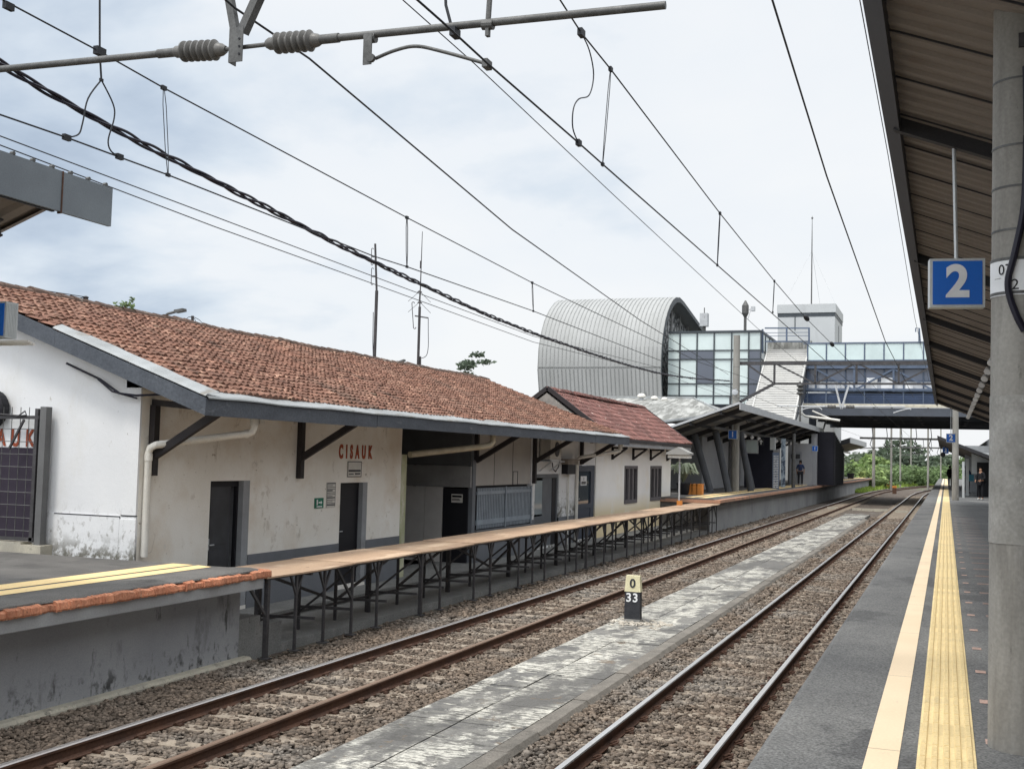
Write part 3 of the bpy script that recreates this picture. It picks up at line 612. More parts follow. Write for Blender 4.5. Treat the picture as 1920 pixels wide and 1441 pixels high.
ps = MB(); ps.box(-11.08,-11.02,26.57,30.62,-.76,0.62)
ps.build('plywood_panel', mat('grey_plywood', (0.40,0.38,0.36), (0.34,0.325,0.305), 1, rough=0.8, fine=0.06), st)
ps = MB()
for yy in (27.85, 29.2): ps.box(-11.02,-11.012,yy,yy+.012,-.76,0.62)
ps.box(-11.02,-11.01,29.25,29.62,-.42,-.40); ps.box(-11.02,-11.01,29.25,29.27,-.76,-.42); ps.box(-11.02,-11.01,29.60,29.62,-.76,-.42)
ps.build('panel_joint', m_door, st)
fe = MB()
for (a, b) in ((26.62, 28.55), (28.62, 30.55)):
    fe.box(-11.0,-10.955,a,b,-.98,-.90); fe.box(-11.0,-10.955,a,b,-1.74,-1.62); fe.box(-10.95,-10.93,b-.02,b+.05,-1.86,-.80)
    yy = a+.02
    while yy < b: fe.box(-10.985,-10.965,yy,yy+.055,-1.84,-.82); yy += 0.112
fe.build('slat_gate', mat('slat_paint', (0.30,0.34,0.385), rough=0.7, fine=0.1), st)
fe = MB(); fe.box(-11.3,-11.1,26.6,30.6,-2.66,-.78); fe.build('gate_backing', m_black, st)
fe = MB(); fe.box(-11.3,-10.93,26.57,30.62,ZG,-1.87); fe.build('gate_sill', m_dado, st)
# white end block
w = MB(); wall_grid(w, 'x', XW-.3, XW, 30.66, YE, ZG, .80, [(31.0, 33.2, -2.6, -.49), (34.95, 37.0, -2.6, -.225)]); w.build('end_wall', m_white, st)
d = MB(); d.box(XW-.29,XW+.005,30.66,31.0,ZG,-1.78); d.build('dado_band', m_dado, st); d = MB(); d.box(XW-.29,XW+.005,33.2,34.95,ZG,-1.80); d.build('dado_band', m_dado, st)
f = MB(); f.box(XW-.12,XW-.04,31.0,31.08,-2.6,-.49); f.box(XW-.12,XW-.04,33.1,33.2,-2.6,-.49); f.box(XW-.12,XW-.04,31.08,33.1,-.6,-.49); f.box(XW-.12,XW-.08,31.9,33.1,-2.6,-.6); f.box(XW-.12,XW-.06,31.08,31.9,-2.6,-1.72)
g = f.build('grey_door_set', mat('grey_door', (0.14,0.15,0.165), rough=0.6, fine=0.06), st)
f = MB(); f.box(XW-.11,XW-.07,31.12,31.86,-1.66,-.68); f.build('pane', glass_mat('door_pane', (0.28,0.34,0.37), rough=0.1), g)
f = MB(); f.box(XW-.075,XW-.065,32.75,33.08,-2.6,-.62); f.build('door_gap', m_black, g)
f = MB(); f.box(XW-.10,XW-.02,34.96,35.12,-2.6,-.24); f.box(XW-.10,XW-.02,36.6,37.0,-2.6,-.24); f.box(XW-.10,XW-.02,35.12,36.6,-.42,-.24); f.box(XW-.10,XW-.02,35.12,36.6,-1.62,-1.48); f.box(XW-.09,XW-.04,35.12,36.6,-2.6,-1.62)
g = f.build('glass_door', mat('blue_grey_frame', (0.06,0.07,0.095), rough=0.55, fine=0.06), st)
f = MB(); f.box(XW-.08,XW-.06,35.12,36.6,-1.48,-.42); pn = f.build('pane', glass_mat('dark_pane', (0.03,0.045,0.06), rough=0.05), g)
f = MB(); f.box(XW-.055,XW-.045,35.55,36.2,-.88,-.58); f.build('door_notice', m_signwhite, pn)
f = MB(); f.tube([(XW-.035,35.12,-1.3),(XW+.0,35.16,-1.3),(XW+.0,35.32,-1.3)], .012, 6); f.build('handle', m_galvlt, g)
lettering('notice_symbol', 'i', .14, (XW-.042,35.88,-.67), (0,1,0), (0,0,1), m_black, pn, bold=.006)
f = MB(); f.box(XW-.043,XW-.041,35.63,36.12,-.79,-.755); f.box(XW-.043,XW-.041,35.60,36.1,-.84,-.80); f.build('notice_lines', m_black, pn)
# other walls of the house
w = MB(); w.box(-18.6,-18.3,GY+.3,YE,ZG,1.0); w.prism([(-18.3,ZG),(XW-.3,ZG),(XW-.3,roofz(XW)-.1),(XR,ZRG-.1),(-18.3,roofz(-18.3)-.1)], 0, 'y', YE-.3, YE-.01); w.build('rear_wall', m_white, st)
# roof
r_ = MB(); sag = tile_roof(r_, -9.93, .80, XR+.02, ZRG, YV+.25, YE, 0.168, 0.215, lift=0.042, jit=.011)
# tile columns left of the flashing also run out to the verge higher up
r2_ = tile_roof(r_, -12.45, .80+(12.45-9.93)*SL, XR+.02, ZRG, YV+.01, YV+.25, 0.24, 0.265)
tile_roof(r_, -20.0, .70, XR-.02, ZRG, YV+.01, YE, 0.30, 0.45)
rf = r_.build('tiled_roof', m_tile, st, fix=False)
r_ = MB(); ridge_caps(r_, XR, ZRG+.02, YV, YE, sag); r_.build('ridge_tiles', m_ridge, rf)
r_ = MB(); r_.prism([(XE-.03,.53),(XE-.03,.60),(XR,ZRG-.06),(-20,.62),(-20,.55),(XR,ZRG-.16)], 0, 'y', YV+.06, YE-.005); r_.build('soffit', m_soffit, rf)
fa = MB(); segs = [13.42, 18.55, 23.3, 28.2, 32.4, YE-.02]
for a, b in zip(segs[:-1], segs[1:]):
    dz = random.uniform(-.008,.008); fa.box(XE-.03, XE+.008+random.uniform(-.006,.004), a+.006, b-.006, .465+dz, .705+dz)
fa.build('eave_fascia', m_slate, st)
fa = MB()
def slope_board(mb, x0, x1, ya, yb, top, hgt):
    z0, z1 = .705+(XE-x0)*SL, .705+(XE-x1)*SL
    mb.prism([(x0, z0+top-hgt), (x0, z0+top), (x1, z1+top), (x1, z1+top-hgt)], 0, 'y', ya, yb)
for a, b, o in ((XE+.008,-12.35,0),(-12.36,-14.82,.008)): slope_board(fa, a, b, YV-.03+o, YV+.005+o, 0, .245)
fa.prism([(-14.83,ZRG-.30),(-14.83,ZRG-.03),(-20,.70),(-20,.45)], 0, 'y', YV-.03, YV+.005)
fa.build('verge_fascia', m_slate, st)
fz = MB(); 
# zinc gutter strip along the eave and up the verge, slightly buckled
vs = []; nseg = 60
for k in range(nseg+1):
    yy = YV + (YE-YV)*k/nseg; b_ = 0.012*math.sin(yy*2.3)+random.uniform(-.008,.008)
    vs += [(XE+.03,yy,.715+b_*.5),(XE-.02,yy,.742+b_),(XE-.15,yy,.762+b_),(XE-.33,yy,.835+b_*.5)]
fz.add(vs, [(k*4+i,k*4+i+1,k*4+5+i,k*4+4+i) for k in range(nseg) for i in range(3)])
fz.add([(p[0]+.004,p[1],p[2]-.02) for p in vs[0::4]]+[(p[0],p[1],p[2]) for p in vs[0::4]], [(k,k+1,nseg+2+k,nseg+1+k) for k in range(nseg)])
vs = []
for k in range(13):
    x = XE - (12.4+XE)*k/12 if False else XE + (-12.4-XE)*k/12; z = .72+(XE-x)*SL; wd = .30*(1-0.15*(k % 4)/3) if k < 11 else .16
    vs += [(x,YV-.035,z+.01),(x,YV+.02,z+.045),(x,YV+wd,z+.085)]
fz.add(vs, [(k*3+i,k*3+i+1,k*3+4+i,k*3+3+i) for k in range(12) for i in range(2)])
fz.build('zinc_flashing', m_flash, rf)
# eave brackets
def bracket(y, zb=-.5, post=True):
    b = MB()
    if post: b.box(XW+.002,XW+.10,y-.06,y+.06,zb,.62)
    b.bar((XW+.05,y,-.14),(XE-.06,y,.60),.09,.115); b.bar((XW+.02,y,.66),(XE-.05,y,.56),.09,.09); return b.build('eave_bracket', m_darkwood, st)
for y, zb in ((13.98,-.42),(18.12,-.5),(26.46,-.1),(30.8,-.75),(35.3,-.2)): bracket(y, zb)
# downpipes
def downpipe(y, ytop, zb, xo=0.055, collar=True):
    b = MB(); x = XW+.06
    b.tube([(XE-.25,ytop,.48),(XE-.25,ytop,.33),(XE-.27,ytop-.01,.27),(XE-.33,ytop-.03,.245),(x+.12,y,.03),(x+.03,y,-.01),(x,y,-.08),(x,y,zb)], .055, 10)
    b.tube([(XE-.25,ytop,.50),(XE-.25,ytop,.36)], .068, 10); b.box(XE-.31,XE-.19,ytop+.08,ytop+.2,.40,.49)
    b.tube([(XE-.38,ytop-.04,.235),(XE-.33,ytop-.03,.245)], .066, 10); b.tube([(x,y,-.10),(x,y,-.2)], .064, 10)
    return b.build('downpipe', m_pvc, st, smooth=True)
downpipe(13.86, 15.0, ZP1); downpipe(34.8, 36.1, ZG)
b = MB(); b.tube([(XE-.25,24.9,.50),(XE-.25,24.9,.33),(XE-.3,24.85,.25),(XE-.4,24.7,.21),(XW+.12,22.5,-.02)], .07, 10); b.build('downpipe', mat('stained_pvc', (0.46,0.41,0.31), (0.36,0.31,0.22), 5, rough=0.6, fine=0.1), st, smooth=True)
b = MB(); b.tube([(XW+.04,34.0,-.5),(XW+.04,34.0,ZG)], .022, 8); b.tube([(XW+.04,33.85,-.45),(XW+.04,33.85,-1.75)], .012, 6); b.build('conduit', m_pvc, st)
# station name painted in relief on the wall
lettering('wall_lettering', 'CISAUK', .36, (XW+.006,20.28,-.005), (0,1,0), (0,0,1), m_redtext, st, bold=.015, sx=.62, spacing=2.05, extrude=.006)
# cables under the gable eave
b = MB(); b.tube([(-12.35,13.66,1.22),(-11.7,13.64,.98),(-11.3,13.6,.77),(-11.0,13.6,.74),(-10.6,13.64,.76)], .018, 6); b.tube([(-11.75,13.66,.98),(-11.45,13.62,.80),(-11.0,13.62,.70)], .014, 6); b.build('eave_cable', m_cable, st)

# things on the building
t = thing('exit_sign', 'small green exit sign with a white arrow on the cream wall left of a doorway', 'exit sign', (XW,18.9,-.965))
b = MB(); b.box(XW+.002,XW+.02,18.745,19.055,-1.06,-.87); b.build('plate', m_green, t)
b = MB(); b.box(XW+.021,XW+.023,18.87,18.96,-.967,-.943); b.prism([(18.955,-.99),(19.0,-.955),(18.955,-.92)], 0, 'x', XW+.021, XW+.023); b.box(XW+.021,XW+.023,18.80,18.84,-1.0,-.90); b.box(XW+.021,XW+.023,18.80,19.0,-1.04,-1.02); b.build('pictogram', m_signwhite, t)
t = thing('notice_board', 'narrow white chart of lined boxes on the cream wall beside the dark open doorway', 'notice', (XW,19.34,-.83))
b = MB(); b.box(XW+.002,XW+.014,19.17,19.51,-1.06,-.585); b.build('sheet', m_paper, t)
b = MB()
for k in range(13): b.box(XW+.015,XW+.017,19.19,19.49-(.1 if k % 3 == 1 else 0),-.615-k*.034,-.605-k*.034+(.012 if k % 4 == 0 else 0))
for yy in (19.178,19.495): b.box(XW+.015,XW+.017,yy,yy+.008,-1.05,-.59)
b.build('chart_lines', m_door, t)
t = thing('wall_notice', 'framed white notice with a dark text line under the red station name', 'notice', (XW,20.24,-.33))
b = MB(); b.box(XW+.002,XW+.016,19.95,20.52,-.49,-.18); b.build('sheet', m_paper, t)
b = MB(); b.box(XW+.017,XW+.019,19.99,20.48,-.385,-.345); b.box(XW+.017,XW+.019,20.0,20.2,-.44,-.42); b.box(XW+.017,XW+.019,20.25,20.47,-.44,-.41)
for (a, c) in ((19.95,19.965),(20.505,20.52)): b.box(XW+.017,XW+.02,a,c,-.49,-.18)
b.box(XW+.017,XW+.02,19.965,20.505,-.195,-.18); b.box(XW+.017,XW+.02,19.965,20.505,-.49,-.475); b.build('text_lines', m_door, t)
t = thing('air_conditioner', 'grey outdoor air conditioner unit mounted high behind an eave bracket on the white wall', 'air conditioner', (XW+.2,31.8,.05))
b = MB(); b.box(XW+.05,XW+.36,31.25,32.25,-.06,.52); b.build('casing', mat('ac_casing', (0.50,0.48,0.44), rough=0.6, fine=0.06), t)
b = MB(); b.lathe((XW+.361,31.85,.24),(1,0,0),[(0,.22),(.012,.22),(.015,.19),(.016,.04)],20); b.build('fan_grille', m_door, t)
b = MB(); b.box(XW+.0,XW+.42,31.2,32.4,-.13,-.10); b.bar((XW+.02,31.3,-.4),(XW+.38,31.3,-.13),.03,.03); b.bar((XW+.02,32.2,-.4),(XW+.38,32.2,-.13),.03,.03); b.build('support', m_galvlt, t)
b = MB(); b.tube([(XW+.1,32.2,-.15),(XW+.1,32.3,-.34),(XW+.08,32.6,-.42),(XW+.05,32.95,-.28),(XW+.04,33.1,-.1)], .016, 6); b.build('hose', m_cable, t)
t = thing('meter_box', 'brown meter shelf with a dark box on the white wall left of the glass door', 'meter box', (XW,33.8,-.25))
b = MB(); b.box(XW+.004,XW+.25,33.3,34.5,-.08,-.03); b.box(XW+.004,XW+.22,33.35,34.4,-.2,-.085); b.build('shelf', m_soffit, t)
b = MB(); b.box(XW+.004,XW+.2,33.4,34.2,-.5,-.205); b.build('box', m_black, t)
# gate in front of the gable with the station board behind it
t = thing('station_name_board', 'white and dark purple board with red station name behind the wire mesh gate', 'name board', (-13.9,GY-.03,-.6))
b = MB(); b.box(-15.2,-12.78,GY-.055,GY-.03,-.06,.42); b.build('white_panel', m_signwhite, t)
b = MB(); b.box(-15.2,-12.74,GY-.06,GY-.028,-1.42,-.065); b.build('purple_panel', m_purple, t)
lettering('lettering', 'CISAUK', .36, (-13.62,GY-.063,.075), (1,0,0), (0,0,1), m_redtext, t, bold=.010, sx=.70, spacing=1.85, extrude=.006)
t = thing('mesh_gate', 'grey wire mesh gate with a square post standing against the white gable wall', 'gate', (-13.9,13.55,ZP1))
b = MB(); b.box(-12.70,-12.585,13.55,13.67,-1.5,.56); b.build('post', mat('gate_grey', (0.13,0.13,0.13), rough=0.7, fine=0.1), t)
b = MB(); b.box(-12.80,-12.74,13.55,13.61,-1.46,.53); b.bar((-15.2,13.58,.38),(-12.72,13.58,.40),.05,.05); b.bar((-15.2,13.58,-1.45),(-12.72,13.58,-1.42),.06,.05); b.bar((-13.0,13.55,.36),(-13.26,13.55,-.08),.03,.03)
b.tube([(-13.5,13.54,.44),(-13.1,13.54,.42),(-12.98,13.54,.49),(-12.95,13.54,.43),(-13.15,13.54,.41)], .012, 5); b.build('frame', m_steel, t)
b = MB(); x = -12.93
while x > -15.2: b.tube([(x,13.575,-1.42),(x,13.575,.55)], .006, 5); x -= .165
z = -1.3
while z < .3: b.tube([(-15.2,13.565,z),(-12.78,13.565,z)], .006, 5); z += .19
b.build('wire_mesh', m_galv, t)
b = MB(); b.box(-15.2,-12.9,13.5,13.74,ZP1-.05,-1.47); b.box(-12.9,-12.5,13.48,13.74,ZP1-.05,-1.5); b.build('kerb', m_strip, t)
t = thing('wall_fan', 'round black fan housing mounted on the white gable wall above the gate', 'fan', (-13.72,GY-.1,.53))
b = MB(); b.lathe((-13.74,GY-.2,.52),(0,1,0),[(0,.26),(.02,.29),(.16,.29),(.17,.1)],24); b.build('housing', m_black, t)
b = MB()
for k in range(8): a = 2*PI*k/8; b.bar((-13.74,GY-.205,.52),(-13.74+.25*math.cos(a),GY-.205,.52+.25*math.sin(a)),.02,.01)
b.build('blades', m_galv, t)

# ------------------------------------------------------------------ small house with the dark red roof
rh = thing('red_roof_house', 'small white house with a dark red tile roof and two tall barred windows', 'house', (-12.5,42,ZG))
Y0, Y1 = 37.02, 48.2; XRR = -12.55; ZE, ZRR = .70, 2.27; XEE = -10.35
w = MB(); wall_grid(w, 'x', XW-.28, XW+.02, Y0, Y1, ZG, .52, [(40.68,42.53,-1.62,-.24),(44.6,46.46,-1.62,-.23)]); 
w.prism([(-14.0,ZG),(XW-.28,ZG),(XW-.28,.52),(XRR,ZRR-.25),(-14.0,.9)], 0, 'y', Y1-.25, Y1-.002); w.build('wall', mat('white_wall_stained', (0.82,0.81,0.79), (0.76,0.755,0.735), .8, rough=.9, fine=.04, stains=[(.8,.52,.72,(.74,.69,.58),(1,.5,.6)),(.9,.25,.45,(.74,.62,.40),(1,.5,.6),.95,1.65),(9,.7,.74,(.4,.38,.34),(1,1,.7))]), rh)
w = MB(); w.prism([(-14.8,.3),(XW-.2,.3),(XEE-.35,ZE+.08),(XRR,ZRR-.12),(-14.8,.45)], 0, 'y', YE+.02, YE+.35); w.build('gable', mat('old_cement', (0.30,0.285,0.26), (0.2,0.19,0.175), 3, rough=.95, fine=.15), rh)
0 and w.build('wall_base', mat('yellowed_base', (0.74,0.65,0.47), (0.68,0.61,0.47), 1, rough=.9, fine=.08), rh)
def bar_window(y0, y1):
    z0, z1 = -1.62, -.235
    f = MB(); f.box(XW-.06,XW+.045,y0,y0+.1,z0,z1); f.box(XW-.06,XW+.045,y1-.1,y1,z0,z1); f.box(XW-.06,XW+.045,y0+.1,y1-.1,z1-.11,z1); f.box(XW-.06,XW+.05,y0+.1,y1-.1,z0,z0+.13)
    s_ = (y1-y0-.2)/3
    for k in (1,2): f.box(XW-.05,XW+.04,y0+.1+k*s_-.11,y0+.1+k*s_+.11,z0+.13,z1-.11)
    fr = f.build('window', mat('window_frame_grey', (0.13,0.12,0.125), rough=.7, fine=.08), rh)
    p = MB(); p.box(XW-.045,XW-.03,y0+.1,y1-.1,z0+.13,z1-.11); p.build('pane', glass_mat('night_pane', (0.025,0.026,0.03), rough=.08), fr)
bar_window(40.68,42.53); bar_window(44.6,46.46)
for yy in (38.92,41.78,44.5,47.37):
    b = MB(); b.box(XW+.022,XW+.09,yy-.05,yy+.05,-.02,.42); b.box(XW+.022,XEE-.06,yy-.05,yy+.05,.36,.43); b.bar((XW+.05,yy,.02),(XEE-.1,yy,.38),.07,.07); b.build('eave_bracket', m_darkwood, rh)
r_ = MB(); sg = tile_roof(r_, XEE, ZE+.02, XRR, ZRR, YE+.12, 49.5, .24, .30, lift=.035, jit=.006); tile_roof(r_, -14.75, ZE+.02, XRR, ZRR, YE+.12, 49.5, .3, .4)
rf2 = r_.build('tiled_roof', m_tile2, rh, fix=False)
r_ = MB(); ridge_caps(r_, XRR, ZRR+.02, YE+.1, 49.5); r_.build('ridge_tiles', m_tile2, rf2)
r_ = MB(); r_.prism([(XEE+.02,ZE-.12),(XEE+.02,ZE-.02),(XRR,ZRR-.04),(-14.7,ZE),(-14.7,ZE-.1),(XRR,ZRR-.16)], 0, 'y', YE+.36, 49.45); r_.build('soffit', m_darkwood, rf2)
r_ = MB(); r_.box(XEE-.05,XEE-.02,YE+.4,49.4,ZE-.26,ZE-.13); r_.build('eave_board', m_jamb, rf2)
r_ = MB(); r_.bar((XEE+.02,YE+.1,ZE+.03),(XRR,YE+.1,ZRR+.06),.1,.14); r_.bar((XRR,YE+.1,ZRR+.06),(-14.7,YE+.1,ZE+.04),.1,.14); r_.build('verge_cap', m_darkwood, rf2); r_ = MB(); r_.bar((XEE+.02,49.5,ZE+.03),(XRR,49.5,ZRR+.04),.1,.10); r_.build('verge_cap', m_darkwood, rf2)

# ------------------------------------------------------------------ plywood walkway on steel legs
wk = thing('plywood_walkway', 'long narrow plywood walkway on a forest of thin dark steel legs beside the station house', 'walkway', (-9.05,29,ZG))
y = 13.34; k = 0
while y < 46.3:
    L_ = 2.42; L2 = min(L_, 46.33-y); dz = random.uniform(-.008,.008)
    b = MB(); nseg = 6; vs = []
    for q in range(nseg+1):
        yy = y + (L2-.022)*q/nseg; s = -.012*math.sin(PI*q/nseg)+dz
        xo = random.uniform(-.012,.012)
        vs += [(-9.62,yy,-1.692+dz),(-9.05,yy,-1.690+s*.4),(-8.505+xo,yy,-1.692+s),(-8.505+xo,yy,-1.714+s),(-9.62,yy,-1.714+dz)]
    b.add(vs, [(q*5+i,q*5+(i+1) % 5,q*5+5+(i+1) % 5,q*5+5+i) for q in range(nseg) for i in range(5)]+[(0,1,2,3,4),tuple(nseg*5+i for i in (4,3,2,1,0))], random.random())
    b.build('deck_board', m_ply, wk); y += L_; k += 1
front = [13.44,14.18,14.97,15.82,16.66,18.3,19.13,20.72,21.58,23.2]
while front[-1] < 45.4: front.append(front[-1]+random.choice((.82,.85,.9,1.55)))
thick = {13.44, 18.3}
for n_, yy in enumerate(front):
    b = MB(); tk = .06 if yy in thick or n_ % 9 == 5 else .036
    b.box(-8.58-tk/2+.02,-8.58+tk/2+.02,yy-tk/2,yy+tk/2,-2.79,-1.716); b.box(-8.63,-8.49,yy-.07,yy+.07,-2.80,-2.785)
    lg_ = b.build('leg', m_steel, wk)
    b = MB()
    if n_ % 3 != 0:
        for s in (-1,1): b.bar((-8.56,yy,-2.02),(-8.56,yy+s*.17,-1.72),.03,.03)
    else:
        b.bar((-8.56,yy,-2.25),(-8.58,yy-.48,-1.73),.035,.035)
    b.build('brace', m_steel, lg_)
yy = 14.6; n_ = 0
while yy < 46:
    tk = .042 if n_ % 3 else .075
    b = MB(); b.box(-9.45-tk/2,-9.45+tk/2,yy-tk/2,yy+tk/2,-2.79,-1.716); lg_ = b.build('leg', m_steel, wk)
    b = MB(); b.bar((-9.45,yy,-1.76),(-8.56,yy,-1.76),.05,.045); b.build('cross_tie', m_steel, lg_); b = MB(); b.bar((-9.45,yy,-2.42),(-8.58,yy+.15,-2.42),.04,.04)
    if n_ % 2: b.bar((-9.44,yy,-2.5),(-8.6,yy+.3,-1.75),.035,.035)
    b.build('cross_tie', m_steel, lg_); yy += 1.15; n_ += 1
b = MB()
for (x, z) in ((-8.57,-1.735),(-9.45,-1.735),(-9.02,-1.735)): b.box(x-.02,x+.02,13.4,46.3,z-.018,z+.018)
b.build('longitudinal_bearer', m_steel, wk)
yy = 14.6; b = MB(); n_ = 0
while yy < 44:
    s = 1 if n_ % 3 else -1
    b.bar((-9.45,yy,-2.45 if s > 0 else -1.8),(-9.45,yy+2.3,-1.8 if s > 0 else -2.45),.035,.04); b.bar((-9.45,yy,-2.5),(-9.45,yy+2.3,-2.5),.035,.035); yy += 2.3; n_ += 1
b.build('diagonal_tie', m_steel, wk)

# kilometre marker
t = thing('kilometre_marker', 'short square track distance post, cream top reading 0 above black face reading 33', 'distance marker', (-4.955,19.2,-2.76))
def taper(x0, x1, z0, z1, i0, i1, m, nm):
    b = MB(); b.add([(x0+i0,19.12+i0,z0),(x1-i0,19.12+i0,z0),(x1-i0,19.26-i0,z0),(x0+i0,19.26-i0,z0),(x0+i1,19.12+i1,z1),(x1-i1,19.12+i1,z1),(x1-i1,19.26-i1,z1),(x0+i1,19.26-i1,z1)], [(0,3,2,1),(4,5,6,7),(0,1,5,4),(1,2,6,5),(2,3,7,6),(3,0,4,7)]); return b.build(nm, m, t)
taper(-5.115,-4.845,-2.80,-2.70,-.004,-.002,m_conc,'base'); taper(-5.115,-4.845,-2.70,-2.24,-.002,.005,m_kmblk,'black_shaft'); taper(-5.12,-4.84,-2.24,-1.97,0,.022,m_kmyel,'cream_cap')
lettering('numerals', '33', .205, (-4.985,19.117,-2.345), (1,0,0), (0,0,1), m_signwhite, t, bold=.004, spacing=1.12)
lettering('numeral', '0', .205, (-4.98,19.125,-2.105), (1,0,.0), (0,.06,1), m_kmblk, t, bold=.005)
rb = MB(); 
for k in range(120):
    x, yv = random.uniform(-5.3,-4.3), 19.05+random.gauss(0,.22); s = random.uniform(.02,.05)
    v = [(x+random.uniform(-s,s)+dx*s, yv+dy*s, -2.752+dz*s*.7) for dx,dy,dz in ((1,0,0),(-1,0,.2),(0,1,0),(0,-1,.1),(0,0,1))]
    rb.add(v, [(0,2,4),(2,1,4),(1,3,4),(3,0,4)], random.random())
stuff(tag(rb.build('rubble', mat('pale_rubble', (0.50,0.46,0.39), (0.36,0.32,0.27), 9, rough=.95, fine=.2, rnd=.3)), 'pale broken stone heaped round the foot of the distance post', 'rubble'))
# ------------------------------------------------------------------ overhead line
def onplane(x, y, P, Q):
    d = ray(x, y); n = np.array([Q[1]-P[1], -(Q[0]-P[0])]); t = (n[0]*P[0]+n[1]*P[1])/(n[0]*d[0]+n[1]*d[1]); return d*t
def smooth_path(pts, n=6):
    P = [Vector(p) for p in pts]; out = []
    for k in range(len(P)-1):
        p0, p1, p2, p3 = P[max(k-1,0)], P[k], P[k+1], P[min(k+2,len(P)-1)]
        for q in range(n):
            t = q/n; out.append(0.5*((2*p1)+(-p0+p2)*t+(2*p0-5*p1+4*p2-p3)*t*t+(-p0+3*p1-3*p2+p3)*t*t*t))
    out.append(P[-1]); return out
def wire_pts(px, P, Q, before=None, after=()):
    pts = [onplane(x, y, P, Q) for x, y in px]
    if before: pts = [np.array(before)] + pts
    return pts + [np.array(a) for a in after]
def clamp(mb, p, s=.022): mb.box(p[0]-s*.7,p[0]+s*.7,p[1]-s*1.6,p[1]+s*1.6,p[2]-s,p[2]+s)
def overhead(name, label, X, mess, cont, drops, before_m, before_c, after_m, after_c, loc):
    t = thing(name, label, 'overhead wire', loc, 'overhead contact lines')
    P, Q = (X, 0), (X, 1)
    pm = wire_pts(mess, P, Q, before_m, after_m); b = MB(); b.tube(pm, .0075, 6); b.build('messenger_wire', m_wire, t)
    pc = wire_pts(cont, P, Q, before_c, after_c); b = MB(); b.tube(pc, .0075, 6); b.build('contact_wire', m_wire, t)
    for (a, c) in drops:
        p, q = onx(*a, X), onx(*c, X); b = MB(); th = .004 if p[1] < 12 else .006
        for o in (-.022, .022): b.tube([p+np.array([0,o*.3,0]), p*.8+q*.2+np.array([0,o*1.1,0]), p*.3+q*.7+np.array([0,o,0]), q+np.array([0,o*.2,0])], th, 5)
        clamp(b, p, .02); clamp(b, q, .016); b.build('dropper', m_wire, t)
    return t
XL, XRW = -6.9, -2.85
tL = overhead('overhead_line', 'pair of overhead wires with loops between them above the rusty left track', XL,
    [(20,8),(187,97),(307,165),(763,408),(998,530)], [(0,215),(125,258),(225,295),(315,328),(700,480),(763,500),(1000,583)],
    [((307,165),(315,328)),((763,408),(763,500)),((998,530),(1000,583))], (XL,3.5,3.6), (XL,2,2.52), [(XL,34,2.95),(XL,59.5,3.45),(XL,90,3.0)], [(XL,34,2.55),(XL,59.5,2.5),(XL,120,2.5)], (XL,8,2.5))
b = MB(); q0 = onx(187,97,XL); y0 = onx(190,150,XL)
b.tube([onx(180,-60,XL), onx(187,0,XL), q0, y0], .009, 6); clamp(b, q0, .035); clamp(b, y0, .012)
b.build('jumper', m_wire, tL)
for leg, e in (([(190,150),(165,185),(155,230),(147,252),(125,258)],(125,258)), ([(190,150),(212,195),(214,222),(203,262),(208,283),(224,294)],(224,294))):
    b = MB(); b.tube(smooth_path([onx(*p, XL) for p in leg], 5), .007, 6); clamp(b, onx(*e, XL), .024); b.build('jumper', m_wire, tL)
b = MB(); clamp(b, onx(16,12,XL), .028); b.build('wire_clamp', m_wire, tL)
tR = overhead('overhead_line', 'pair of overhead wires with loops between them above the polished right track', XRW,
    [(1050,0),(1090,62),(1145,130),(1350,400),(1452,527),(1512,597),(1565,650)], [(830,42),(915,120),(1085,268),(1130,308),(1345,497),(1445,585)],
    [((1145,130),(1130,308)),((1350,400),(1345,497)),((1452,527),(1449,585))], (XRW,5,3.75), (XRW,2,2.6), [(XRW,59.5,3.4),(XRW,90,3.1)], [(XRW,40,2.6),(XRW,59.5,2.55),(XRW,120,2.5)], (XRW,8,2.6))
b = MB(); b.tube(smooth_path([onx(*p, XRW) for p in ((1090,62),(1105,95),(1113,140),(1105,178),(1085,186),(1075,205),(1074,240),(1084,267))], 5), .006, 6)
clamp(b, onx(1090,62,XRW), .03); clamp(b, onx(1085,268,XRW), .024); b.build('jumper', m_wire, tR)
b = MB()
for px in ((1512,597),(1560,646)): p = onx(*px, XRW); b.lathe(p-np.array([0,.25,-.02]), (0,1,-.03), [(0,.02),(.08,.05),(.12,.02),(.2,.055),(.24,.02),(.32,.055),(.36,.02),(.44,.05),(.5,.02)], 10)
b.build('line_insulator', m_wire, tR)
def single(name, label, px, P, Q, rad, before=None, after=(), group='feeder wires above the line'):
    pts = wire_pts(px, P, Q, before, after); b = MB(); b.tube(pts, rad, 6)
    o = b.build(name, m_wire); return tag(o, label, 'wire', group)
single('feeder_wire', 'thick feeder wire running from behind the brown insulators down to the far concrete mast', [(440,15),(580,110),(960,430),(1200,600),(1366,702)], (-4.86,6.9), (-10.0,59.2), .009, before=(-4.4,2,3.5))
single('feeder_wire', 'hair thin wire crossing the sky between the two pairs of contact wires', [(755,0),(890,120),(1150,365),(1420,615)], (-4.75,0), (-4.75,1), .006, after=[(-4.75,59.5,3.2)])
single('feeder_wire', 'dark feeder wire high above the right track, sloping steeply down to the footbridge', [(1448,0),(1550,330),(1660,640)], (-1.5,0), (-1.5,1), .011, before=(-1.5,5,4.7), after=[(-1.5,59.5,3.4)])
single('feeder_wire', 'hair thin wire hanging just outside the dark edge of the right canopy', [(1612,0),(1665,290),(1715,595)], (-.8,0), (-.8,1), .006, before=(-.8,6,4.7), after=[(-.8,59.5,4.2)])
